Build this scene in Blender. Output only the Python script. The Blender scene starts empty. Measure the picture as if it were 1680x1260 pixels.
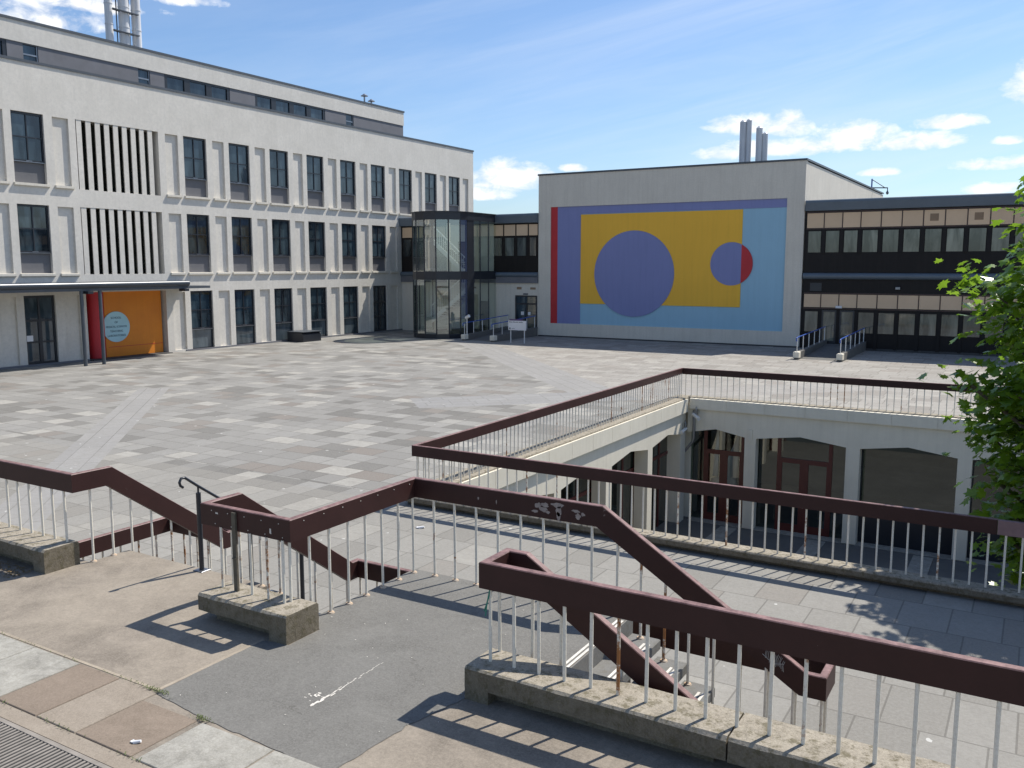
import bpy, bmesh, math, random
from mathutils import Vector
random.seed(11)
R = math.radians
scn = bpy.context.scene
col = scn.collection
ORG = {}

# ------------------------------------------------------------------ helpers
def tag(o, label=None, cat=None, group=None, kind=None):
    if label: o['label'] = label
    if cat: o['category'] = cat
    if group: o['group'] = group
    if kind: o['kind'] = kind
    return o

def thing(name, label, cat, loc, group=None):
    o = bpy.data.objects.new(name, None)
    o.empty_display_size = 0.3
    col.objects.link(o)
    o.location = loc
    ORG[o.name] = Vector(loc)
    return tag(o, label, cat, group)

def place(name, me, parent=None, at=None, scale=None):
    o = bpy.data.objects.new(name, me)
    col.objects.link(o)
    at = Vector(at) if at is not None else (ORG[parent.name].copy() if parent else Vector((0, 0, 0)))
    if parent:
        o.parent = parent
        o.location = at - ORG[parent.name]
    else:
        o.location = at
    if scale: o.scale = scale
    ORG[o.name] = at
    return o

def dup(o, parent, at):
    c = o.copy()
    col.objects.link(c)
    at = Vector(at)
    c.parent = parent
    c.location = at - (ORG[parent.name] if parent else Vector((0, 0, 0)))
    ORG[c.name] = at
    for ch in o.children:
        d = ch.copy(); col.objects.link(d); d.parent = c
        ORG[d.name] = at + (ORG[ch.name] - ORG[o.name])
        for g in ch.children:
            e = g.copy(); col.objects.link(e); e.parent = d
            ORG[e.name] = at + (ORG[g.name] - ORG[o.name])
    return c

class MB:
    def __init__(s):
        s.v = []; s.f = []; s.m = []; s.sm = []
    def add(s, vs, fs, m=0, smooth=False):
        b = len(s.v)
        s.v += [tuple(p) for p in vs]
        for f in fs:
            s.f.append(tuple(b + i for i in f)); s.m.append(m); s.sm.append(smooth)
        return s
    def box(s, x0, x1, y0, y1, z0, z1, m=0):
        x0, x1 = min(x0, x1), max(x0, x1); y0, y1 = min(y0, y1), max(y0, y1); z0, z1 = min(z0, z1), max(z0, z1)
        return s.add([(x0,y0,z0),(x1,y0,z0),(x1,y1,z0),(x0,y1,z0),(x0,y0,z1),(x1,y0,z1),(x1,y1,z1),(x0,y1,z1)],
                     [(0,3,2,1),(4,5,6,7),(0,1,5,4),(1,2,6,5),(2,3,7,6),(3,0,4,7)], m)
    def cbox(s, x0, x1, y0, y1, z0, z1, c=0.02, m=0):
        # box with chamfered top edges
        return s.add([(x0,y0,z0),(x1,y0,z0),(x1,y1,z0),(x0,y1,z0),(x0,y0,z1-c),(x1,y0,z1-c),(x1,y1,z1-c),(x0,y1,z1-c),
                      (x0+c,y0+c,z1),(x1-c,y0+c,z1),(x1-c,y1-c,z1),(x0+c,y1-c,z1)],
                     [(0,3,2,1),(8,9,10,11),(0,1,5,4),(1,2,6,5),(2,3,7,6),(3,0,4,7),
                      (4,5,9,8),(5,6,10,9),(6,7,11,10),(7,4,8,11)], m)
    def prism(s, pts, ax, a, b, m=0):
        # extrude a 2D polygon along axis ax from a to b; pts are in the other two axes in xyz order
        def P(p, t):
            return (t,p[0],p[1]) if ax == 'x' else (p[0],t,p[1]) if ax == 'y' else (p[0],p[1],t)
        n = len(pts)
        vs = [P(p, a) for p in pts] + [P(p, b) for p in pts]
        fs = [tuple(range(n-1, -1, -1)), tuple(range(n, 2*n))] + [(i, (i+1) % n, n+(i+1) % n, n+i) for i in range(n)]
        return s.add(vs, fs, m)
    def cyl(s, p, q, r, n=10, m=0, r2=None, smooth=True, caps=True):
        p = Vector(p); q = Vector(q); d = (q-p).normalized()
        a = d.orthogonal().normalized(); b = d.cross(a); r2 = r if r2 is None else r2
        vs = []
        for i in range(n):
            t = 2*math.pi*i/n; w = a*math.cos(t)+b*math.sin(t)
            vs += [p+w*r, q+w*r2]
        s.add(vs, [(2*i, 2*((i+1) % n), 2*((i+1) % n)+1, 2*i+1) for i in range(n)], m, smooth)
        if caps:
            s.add([vs[2*i] for i in range(n)], [tuple(range(n-1, -1, -1))], m)
            s.add([vs[2*i+1] for i in range(n)], [tuple(range(n))], m)
        return s
    def tube(s, pts, r, n=8, m=0):
        pts = [Vector(p) for p in pts]
        rings = []
        a = None
        for i, p in enumerate(pts):
            d = (pts[min(i+1, len(pts)-1)] - pts[max(i-1, 0)]).normalized()
            a = d.orthogonal().normalized() if a is None else (a - d*a.dot(d)).normalized()
            b = d.cross(a)
            rings.append([p + (a*math.cos(2*math.pi*k/n)+b*math.sin(2*math.pi*k/n))*r for k in range(n)])
        vs = [v for ring in rings for v in ring]
        fs = [(i*n+k, i*n+(k+1) % n, (i+1)*n+(k+1) % n, (i+1)*n+k) for i in range(len(pts)-1) for k in range(n)]
        s.add(vs, fs, m, True)
        s.add(rings[0], [tuple(range(n-1, -1, -1))], m); s.add(rings[-1], [tuple(range(n))], m)
        return s
    def mesh(s, name, mats, off=(0, 0, 0)):
        me = bpy.data.meshes.new(name)
        ox, oy, oz = off
        me.from_pydata([(x-ox, y-oy, z-oz) for x, y, z in s.v], [], s.f)
        for mt in (mats if isinstance(mats, (list, tuple)) else [mats]): me.materials.append(mt)
        for p, mi, sm in zip(me.polygons, s.m, s.sm): p.material_index = mi; p.use_smooth = sm
        me.update()
        return me
    def build(s, name, mats, parent=None, at=None):
        a = Vector(at) if at is not None else (ORG[parent.name].copy() if parent else Vector((0, 0, 0)))
        return place(name, s.mesh(name, mats, a), parent, a)

def relief(u0, u1, v0, v1, rects, tr, back=None, mb=None, m=0):
    """a wall face with stepped recesses: rects (ua, ub, va, vb, depth); depth None is a hole"""
    us = sorted({u0, u1} | {min(max(a, u0), u1) for r in rects for a in r[:2]})
    vs = sorted({v0, v1} | {min(max(a, v0), v1) for r in rects for a in r[2:4]})
    mb = mb or MB()
    D = {}
    for i in range(len(us)-1):
        for j in range(len(vs)-1):
            cu = (us[i]+us[i+1])/2; cv = (vs[j]+vs[j+1])/2; d = 0.0
            for r in rects:
                if r[0] < cu < r[1] and r[2] < cv < r[3]: d = r[4]
            D[i, j] = d
    B = back
    def dep(i, j): return D.get((i, j), B)
    for (i, j), d in D.items():
        a, b, c, e = us[i], us[i+1], vs[j], vs[j+1]
        if d is not None:
            mb.add([tr(a,c,d), tr(b,c,d), tr(b,e,d), tr(a,e,d)], [(0,1,2,3)], m)
        for (ni, nj), (p, q) in (((i+1, j), ((b,c),(b,e))), ((i, j+1), ((a,e),(b,e)))):
            d2 = dep(ni, nj)
            x = d if d is not None else B; y = d2 if d2 is not None else B
            if x is None or y is None or abs(x-y) < 1e-6: continue
            mb.add([tr(*p,x), tr(*q,x), tr(*q,y), tr(*p,y)], [(0,1,2,3)], m)
        if B is not None:
            if i == 0: mb.add([tr(a,c,d or 0), tr(a,e,d or 0), tr(a,e,B), tr(a,c,B)], [(0,1,2,3)], m)
            if j == 0: mb.add([tr(a,c,d or 0), tr(b,c,d or 0), tr(b,c,B), tr(a,c,B)], [(0,1,2,3)], m)
    return mb

# ------------------------------------------------------------------ materials
def new_mat(name):
    m = bpy.data.materials.new(name); m.use_nodes = True
    nt = m.node_tree
    return m, nt, nt.nodes['Principled BSDF']

def nd(nt, t, **kw):
    n = nt.nodes.new(t)
    for k, v in kw.items():
        if k.startswith('i_'):
            n.inputs[k[2:].replace('_', ' ')].default_value = v
        else: setattr(n, k, v)
    return n

def mth(nt, op, a, b=None, c=None, clamp=False):
    n = nt.nodes.new('ShaderNodeMath'); n.operation = op; n.use_clamp = clamp
    for i, x in enumerate((a, b, c)):
        if x is None: continue
        if isinstance(x, (int, float)): n.inputs[i].default_value = x
        else: nt.links.new(x, n.inputs[i])
    return n.outputs[0]

def mixc(nt, f, a, b, mode='MIX'):
    n = nt.nodes.new('ShaderNodeMix'); n.data_type = 'RGBA'; n.blend_type = mode
    for i, x in ((0, f), (6, a), (7, b)):
        if isinstance(x, (int, float)): n.inputs[i].default_value = x
        elif isinstance(x, (tuple, list)): n.inputs[i].default_value = (*x[:3], 1)
        else: nt.links.new(x, n.inputs[i])
    return n.outputs[2]

def ramp(nt, f, stops):
    n = nt.nodes.new('ShaderNodeValToRGB'); el = n.color_ramp.elements
    while len(el) < len(stops): el.new(0.5)
    for e, (p, c) in zip(el, stops):
        e.position = p; e.color = (c, c, c, 1) if isinstance(c, (int, float)) else (*c[:3], 1)
    nt.links.new(f, n.inputs[0])
    return n.outputs[0]

def coords(nt, scale=(1, 1, 1), kind='Object', loc=(0, 0, 0)):
    tc = nt.nodes.new('ShaderNodeTexCoord')
    mp = nt.nodes.new('ShaderNodeMapping')
    mp.inputs['Scale'].default_value = scale; mp.inputs['Location'].default_value = loc
    nt.links.new(tc.outputs[kind], mp.inputs['Vector'])
    return mp.outputs[0]

def noise(nt, vec, scale, detail=4, rough=0.6, dist=0):
    n = nd(nt, 'ShaderNodeTexNoise', i_Scale=scale, i_Detail=detail, i_Roughness=rough, i_Distortion=dist)
    nt.links.new(vec, n.inputs['Vector'])
    return n.outputs['Fac']

def bump(nt, b, h, strength, dist=0.01):
    n = nd(nt, 'ShaderNodeBump', i_Strength=strength, i_Distance=dist)
    nt.links.new(h, n.inputs['Height']); nt.links.new(n.outputs[0], b.inputs['Normal'])

def mat(name, c1, c2=None, scale=3.0, rough=0.7, bmp=0.0, bscale=60, streak=None, metal=0.0, spec=0.5, fine=None, rnd=0.0):
    m, nt, b = new_mat(name)
    b.inputs['Roughness'].default_value = rough; b.inputs['Metallic'].default_value = metal
    b.inputs['Specular IOR Level'].default_value = spec
    c2 = c2 or tuple(x*0.86 for x in c1)
    v = coords(nt)
    f = ramp(nt, noise(nt, v, scale, 6, 0.65), [(0.32, 0.0), (0.7, 1.0)])
    c = mixc(nt, f, c1, c2)
    if streak:
        sv = coords(nt, (3.2, 3.2, 0.16))
        sf = ramp(nt, noise(nt, sv, 1.6, 5, 0.7), [(0.46, 0.0), (0.78, 1.0)])
        c = mixc(nt, mth(nt, 'MULTIPLY', sf, streak[1]), c, streak[0])
    if fine:
        ff = ramp(nt, noise(nt, v, fine[1], 3, 0.8), [(0.40, 0.0), (0.66, 1.0)])
        c = mixc(nt, mth(nt, 'MULTIPLY', ff, fine[2]), c, fine[0])
    if rnd:
        oi = nt.nodes.new('ShaderNodeObjectInfo')
        hsv = nt.nodes.new('ShaderNodeHueSaturation')
        nt.links.new(c, hsv.inputs['Color'])
        nt.links.new(mth(nt, 'MULTIPLY_ADD', oi.outputs['Random'], 2*rnd, 1-rnd), hsv.inputs['Value'])
        c = hsv.outputs[0]
    nt.links.new(c, b.inputs['Base Color'])
    if bmp: bump(nt, b, noise(nt, v, bscale, 4, 0.7), bmp)
    return m

M = {}
M['render'] = mat('white_render', (0.70,0.66,0.59), (0.60,0.565,0.50), 0.7, 0.85, 0.25, 45, streak=((0.46,0.43,0.38), 0.28), fine=((0.50,0.475,0.43), 5, 0.45))
M['render2'] = mat('cream_render', (0.71,0.66,0.565), (0.63,0.585,0.50), 0.6, 0.85, 0.2, 45, streak=((0.42,0.38,0.31), 0.35), fine=((0.50,0.46,0.39), 11, 0.35))
M['cream'] = mat('cream_paint', (0.78,0.72,0.59), (0.70,0.645,0.52), 1.0, 0.7, 0.1, 40, streak=((0.52,0.47,0.38), 0.3))
M['greyband'] = mat('grey_render', (0.17,0.17,0.185), (0.14,0.14,0.15), 1.2, 0.8, 0.1)
M['spandrel'] = mat('grey_panel', (0.145,0.143,0.148), (0.125,0.123,0.128), 1.0, 0.6, 0.0, rnd=0.06)
M['coping'] = mat('slate_coping', (0.075,0.085,0.10), (0.06,0.07,0.08), 2, 0.45)
M['frame'] = mat('dark_frame', (0.022,0.026,0.034), (0.018,0.02,0.026), 2, 0.35)
M['black'] = mat('black_cladding', (0.014,0.011,0.010), (0.010,0.008,0.008), 1.5, 0.55, streak=((0.024,0.019,0.017), 0.5), spec=0.25)
M['peach'] = mat('peach_panel', (0.70,0.50,0.32), (0.64,0.455,0.29), 0.8, 0.6, rnd=0.05)
M['fascia'] = mat('slate_fascia', (0.115,0.145,0.175), (0.095,0.12,0.145), 0.8, 0.42)
M['gutter'] = mat('dark_gutter', (0.045,0.055,0.068), None, 2, 0.3)
M['mullion'] = mat('brown_mullion', (0.05,0.022,0.018), None, 2, 0.4)
M['steelwhite'] = mat('white_paint_metal', (0.72,0.72,0.70), (0.62,0.61,0.58), 6, 0.4)
M['blue'] = mat('blue_rail', (0.03,0.10,0.42), None, 3, 0.35)
M['steel'] = mat('grey_steel', (0.30,0.31,0.33), (0.22,0.23,0.25), 1.5, 0.32, metal=0.8)
M['flue'] = mat('weathered_flue', (0.74,0.73,0.72), (0.64,0.63,0.62), 0.8, 0.4, metal=0.0, streak=((0.2,0.19,0.2), 0.4))
M['orange'] = mat('orange_paint', (0.72,0.23,0.012), (0.64,0.19,0.01), 0.8, 0.55, streak=((0.45,0.13,0.01), 0.25))
M['red'] = mat('red_paint', (0.52,0.02,0.03), (0.44,0.015,0.022), 0.7, 0.5)
M['mblue'] = mat('mural_blue', (0.225,0.25,0.47), (0.21,0.235,0.445), 0.35, 0.75, 0.1, 60, streak=((0.15,0.17,0.33), 0.3))
M['myellow'] = mat('mural_yellow', (0.90,0.50,0.05), (0.85,0.47,0.045), 0.35, 0.75, 0.1, 60, streak=((0.66,0.36,0.035), 0.3))
M['mlight'] = mat('mural_light_blue', (0.32,0.53,0.66), (0.295,0.495,0.62), 0.35, 0.75, 0.1, 60, streak=((0.24,0.40,0.50), 0.3))
M['signblue'] = mat('sign_pale_blue', (0.42,0.66,0.72), None, 1, 0.5)
M['ink'] = mat('dark_lettering', (0.02,0.05,0.09), None, 1, 0.6)
M['greyink'] = mat('grey_lettering', (0.16,0.16,0.18), None, 1, 0.6)
M['signwhite'] = mat('sign_white', (0.75,0.75,0.76), None, 1, 0.5)
M['purple'] = mat('purple_header', (0.10,0.05,0.15), None, 1, 0.5)
M['darkroom'] = mat('dark_interior', (0.03,0.03,0.03), None, 1, 0.9)
M['timberred'] = mat('red_brown_frame', (0.11,0.022,0.018), (0.085,0.018,0.015), 3, 0.4)
M['roof'] = mat('roof_felt', (0.16,0.16,0.16), None, 1, 0.9)
M['bark'] = mat('bark', (0.14,0.12,0.085), (0.07,0.06,0.045), 5, 0.9, 0.5, 20)
M['tarmacdark'] = mat('plinth', (0.06,0.058,0.056), None, 3, 0.8)
M['greenish'] = mat('stair_hall_wall', (0.72,0.70,0.62), (0.62,0.61,0.54), 0.6, 0.8)
M['nosing'] = mat('pale_nosing_strip', (0.70,0.66,0.58), (0.52,0.48,0.42), 8, 0.7)
M['green'] = mat('green_plastic', (0.02,0.22,0.15), None, 3, 0.4)
M['grate'] = mat('drain_grate_metal', (0.30,0.265,0.225), (0.18,0.16,0.135), 5, 0.7)
M['litterw'] = mat('white_litter', (0.75,0.75,0.75), None, 3, 0.6)

def pane_mat(name, base, base2, rough=0.03, rnd=0.5, curtains=0.0):
    """closed window seen by day: dark room, soft blinds and some painted reflection under reflecting glass"""
    m, nt, b = new_mat(name)
    oi = nt.nodes.new('ShaderNodeObjectInfo')
    v = coords(nt, (1.4, 1.4, 0.35))
    vo = nt.nodes.new('ShaderNodeVectorMath'); vo.operation = 'ADD'
    nt.links.new(v, vo.inputs[0])
    cb = nt.nodes.new('ShaderNodeCombineXYZ')
    for i in range(3): nt.links.new(mth(nt, 'MULTIPLY', oi.outputs['Random'], 37.0+11*i), cb.inputs[i])
    nt.links.new(cb.outputs[0], vo.inputs[1])
    f = ramp(nt, noise(nt, vo.outputs[0], 1.3, 3, 0.55, 0.4), [(0.35, 0.0), (0.72, 1.0)])
    f = mth(nt, 'MULTIPLY', f, mth(nt, 'MULTIPLY_ADD', oi.outputs['Random'], rnd, 1-rnd))
    nt.links.new(mixc(nt, f, base, base2), b.inputs['Base Color'])
    b.inputs['Roughness'].default_value = rough
    b.inputs['Specular IOR Level'].default_value = 0.75
    wn = noise(nt, coords(nt), 0.9, 1, 0.4)
    bump(nt, b, wn, 0.06, 0.03)
    return m
M['pane'] = pane_mat('window_glass', (0.010,0.016,0.022), (0.075,0.115,0.14))  # blue of the reflected sky is mixed into this glass colour
M['panelow'] = pane_mat('lower_glass', (0.03,0.045,0.055), (0.14,0.17,0.19))
M['paneB'] = pane_mat('office_glass', (0.07,0.075,0.06), (0.30,0.30,0.24), rnd=0.8)
M['paneL'] = pane_mat('link_glass', (0.014,0.016,0.016), (0.16,0.18,0.17), rnd=0.7)
M['paneC'] = pane_mat('courtyard_glass', (0.012,0.016,0.012), (0.055,0.065,0.055), rnd=0.4)
M['paneD'] = pane_mat('curtained_glass', (0.03,0.035,0.03), (0.36,0.42,0.40), rnd=0.1)

def clear_glass():
    m, nt, b = new_mat('stair_tower_glass')
    nt.nodes.remove(b)
    out = nt.nodes['Material Output']
    tr = nd(nt, 'ShaderNodeBsdfTransparent', i_Color=(0.84,0.91,0.87,1))
    gl = nd(nt, 'ShaderNodeBsdfGlossy', i_Color=(0.9,0.95,0.95,1), i_Roughness=0.02)
    geo = nt.nodes.new('ShaderNodeNewGeometry')
    dp = nt.nodes.new('ShaderNodeVectorMath'); dp.operation = 'DOT_PRODUCT'
    nt.links.new(geo.outputs['Incoming'], dp.inputs[0]); nt.links.new(geo.outputs['Normal'], dp.inputs[1])
    g5 = mth(nt, 'POWER', mth(nt, 'SUBTRACT', 1.0, mth(nt, 'ABSOLUTE', dp.outputs['Value'])), 5.0)
    f = mth(nt, 'MULTIPLY_ADD', g5, 0.68, 0.30, clamp=True)
    mx = nt.nodes.new('ShaderNodeMixShader')
    nt.links.new(f, mx.inputs[0]); nt.links.new(tr.outputs[0], mx.inputs[1]); nt.links.new(gl.outputs[0], mx.inputs[2])
    nt.links.new(mx.outputs[0], out.inputs['Surface'])
    return m
M['glass'] = clear_glass()

def dark_glass():
    m = M['glass'].copy(); m.name = 'courtyard_clear_glass'
    for n in m.node_tree.nodes:
        if n.type == 'BSDF_TRANSPARENT': n.inputs['Color'].default_value = (0.55,0.62,0.56,1)
        if n.type == 'MATH' and n.operation == 'MULTIPLY_ADD': n.inputs[2].default_value = 0.13
    return m
M['glassd'] = dark_glass()
M['roomfloor'] = mat('carpet', (0.15,0.145,0.125), (0.11,0.105,0.09), 2, 0.9)
M['roomwall'] = mat('room_wall', (0.13,0.135,0.115), (0.07,0.075,0.065), 0.6, 0.9)
def baluster_mat():
    m, nt, b = new_mat('white_paint_rust')
    oi = nt.nodes.new('ShaderNodeObjectInfo')
    geo = nt.nodes.new('ShaderNodeNewGeometry')
    n1 = noise(nt, geo.outputs['Position'], 7, 5, 0.75)
    n2 = noise(nt, geo.outputs['Position'], 40, 3, 0.7)
    c = mixc(nt, ramp(nt, n2, [(0.4, 0.0), (0.75, 1.0)]), (0.80,0.75,0.64), (0.66,0.60,0.49))
    th = mth(nt, 'MULTIPLY_ADD', mth(nt, 'POWER', oi.outputs['Random'], 3.5), -0.36, 0.74)
    rust = mth(nt, 'MULTIPLY', mth(nt, 'SUBTRACT', n1, th), 9.0, clamp=True)
    c = mixc(nt, rust, c, (0.30,0.115,0.03))
    nt.links.new(c, b.inputs['Base Color']); b.inputs['Roughness'].default_value = 0.5
    return m
M['baluster'] = baluster_mat()
M['rust'] = mat('rusty_flange', (0.42,0.25,0.12), (0.55,0.50,0.42), 25, 0.8)

def beam_mat():
    m, nt, b = new_mat('maroon_painted_timber')
    v = coords(nt)
    g = noise(nt, v, 2.2, 5, 0.7)
    c = mixc(nt, ramp(nt, g, [(0.3, 0.0), (0.75, 1.0)]), (0.050,0.0205,0.018), (0.037,0.0155,0.0135))
    # upper faces painted lighter as if sunlit, with wear and scuffs
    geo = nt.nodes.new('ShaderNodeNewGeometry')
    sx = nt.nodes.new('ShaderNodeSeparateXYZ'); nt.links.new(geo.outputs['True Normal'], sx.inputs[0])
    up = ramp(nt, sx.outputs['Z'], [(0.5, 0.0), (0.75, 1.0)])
    sunlit_wear = ramp(nt, noise(nt, v, 9, 5, 0.75), [(0.32, 0.25), (0.68, 1.0)])
    c = mixc(nt, mth(nt, 'MULTIPLY', up, sunlit_wear), c, (0.30,0.18,0.165))
    fl = ramp(nt, noise(nt, v, 3.3, 8, 0.72), [(0.69, 0.0), (0.71, 1.0)])
    c = mixc(nt, mth(nt, 'MULTIPLY', fl, 0.75), c, (0.22,0.17,0.15))
    nt.links.new(c, b.inputs['Base Color']); b.inputs['Roughness'].default_value = 0.5
    b.inputs['Specular IOR Level'].default_value = 0.25
    bump(nt, b, noise(nt, v, 30, 3, 0.6), 0.08)
    return m
M['beam'] = beam_mat()
M['bareplank'] = mat('faded_plank', (0.24,0.15,0.145), (0.18,0.11,0.105), 6, 0.7)
M['bare'] = mat('bare_primer', (0.36,0.30,0.265), (0.24,0.19,0.17), 12, 0.7)
M['vent'] = mat('tan_vent', (0.30,0.20,0.12), None, 3, 0.6)
M['graffiti'] = mat('pale_scrawl', (0.45,0.44,0.42), None, 9, 0.6)

def concrete(name, c1, c2, c3, s1, s2, speck=0.5, moss=0.0, bmp=0.4, crack=0.0):
    m, nt, b = new_mat(name)
    v = coords(nt)
    a = ramp(nt, noise(nt, v, s1, 7, 0.68, 0.6), [(0.36, 0.0), (0.66, 1.0)])
    c = mixc(nt, a, c1, c2)
    a2 = ramp(nt, noise(nt, v, s1*0.31, 5, 0.6, 0.3), [(0.42, 0.0), (0.68, 1.0)])
    c = mixc(nt, mth(nt, 'MULTIPLY', a2, 0.6), c, c3)
    sp = ramp(nt, noise(nt, v, s2, 2, 0.9), [(0.35, 0.0), (0.72, 1.0)])
    c = mixc(nt, mth(nt, 'MULTIPLY', sp, speck), c, tuple(x*1.3 for x in c2))
    if moss:
        mo = ramp(nt, noise(nt, v, 11, 8, 0.8), [(0.50, 0.0), (0.60, 1.0)])
        c = mixc(nt, mth(nt, 'MULTIPLY', mo, moss), c, (0.10,0.085,0.04))
    nt.links.new(c, b.inputs['Base Color'])
    b.inputs['Roughness'].default_value = 0.9; b.inputs['Specular IOR Level'].default_value = 0.25
    if crack:
        wv = nt.nodes.new('ShaderNodeVectorMath'); wv.operation = 'ADD'; nt.links.new(v, wv.inputs[0])
        nz = nd(nt, 'ShaderNodeTexNoise', i_Scale=1.7, i_Detail=6.0); nt.links.new(v, nz.inputs['Vector']); nt.links.new(nz.outputs['Color'], wv.inputs[1])
        ve = nd(nt, 'ShaderNodeTexVoronoi', feature='DISTANCE_TO_EDGE', i_Scale=0.42); nt.links.new(wv.outputs[0], ve.inputs['Vector'])
        ck = mth(nt, 'MULTIPLY', mth(nt, 'LESS_THAN', ve.outputs['Distance'], 0.0022), ramp(nt, noise(nt, v, 0.8, 2), [(0.45, 0.0), (0.55, 1.0)]))
        c = mixc(nt, mth(nt, 'MULTIPLY', ck, crack), c, (0.05,0.045,0.035))
    gr = ramp(nt, noise(nt, v, s2*0.45, 4, 0.85), [(0.33, 0.0), (0.67, 1.0)])
    c = mixc(nt, mth(nt, 'MULTIPLY', gr, 0.35), c, tuple(x*0.62 for x in c1))
    nt.links.new(c, b.inputs['Base Color'])
    bump(nt, b, noise(nt, v, s2*0.7, 5, 0.8), bmp, 0.008)
    return m
M['deck'] = concrete('walkway_concrete', (0.155,0.132,0.106), (0.30,0.258,0.207), (0.36,0.31,0.242), 1.9, 60, 0.5)
M['asphalt'] = concrete('grey_asphalt', (0.128,0.122,0.110), (0.182,0.175,0.158), (0.145,0.138,0.126), 2.2, 55, 0.8, crack=0.25)
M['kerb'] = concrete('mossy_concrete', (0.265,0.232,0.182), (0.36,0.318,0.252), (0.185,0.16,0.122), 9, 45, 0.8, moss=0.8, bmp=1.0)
M['kerbside'] = concrete('dark_concrete_side', (0.15,0.125,0.088), (0.235,0.20,0.145), (0.095,0.078,0.052), 7.0, 45, 0.6, moss=0.7, bmp=1.0)  # darker, browner mix than the kerb tops, used on their sides
M['slabpale'] = concrete('pale_slab', (0.215,0.203,0.175), (0.42,0.40,0.35), (0.33,0.312,0.268), 3.8, 70, 0.35, moss=0.18)
M['slabbrown'] = concrete('brown_slab', (0.175,0.138,0.104), (0.26,0.207,0.16), (0.205,0.163,0.125), 3.6, 80, 0.55)
M['slabbeige'] = concrete('beige_slab', (0.215,0.178,0.138), (0.325,0.278,0.222), (0.25,0.21,0.165), 3.4, 80, 0.6)
M['edging'] = concrete('cream_edging', (0.31,0.26,0.20), (0.40,0.34,0.265), (0.22,0.185,0.14), 5, 90, 0.4)
M['cyfloor'] = concrete('courtyard_paving', (0.13,0.125,0.115), (0.17,0.165,0.15), (0.10,0.095,0.088), 1.2, 80, 0.3)
M['ground'] = concrete('far_ground', (0.20,0.195,0.18), (0.24,0.23,0.21), (0.16,0.16,0.15), 0.3, 20, 0.3)
M['tread'] = concrete('stair_tread', (0.17,0.165,0.155), (0.21,0.205,0.19), (0.13,0.125,0.115), 3, 120, 0.4, moss=0.25)

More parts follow.
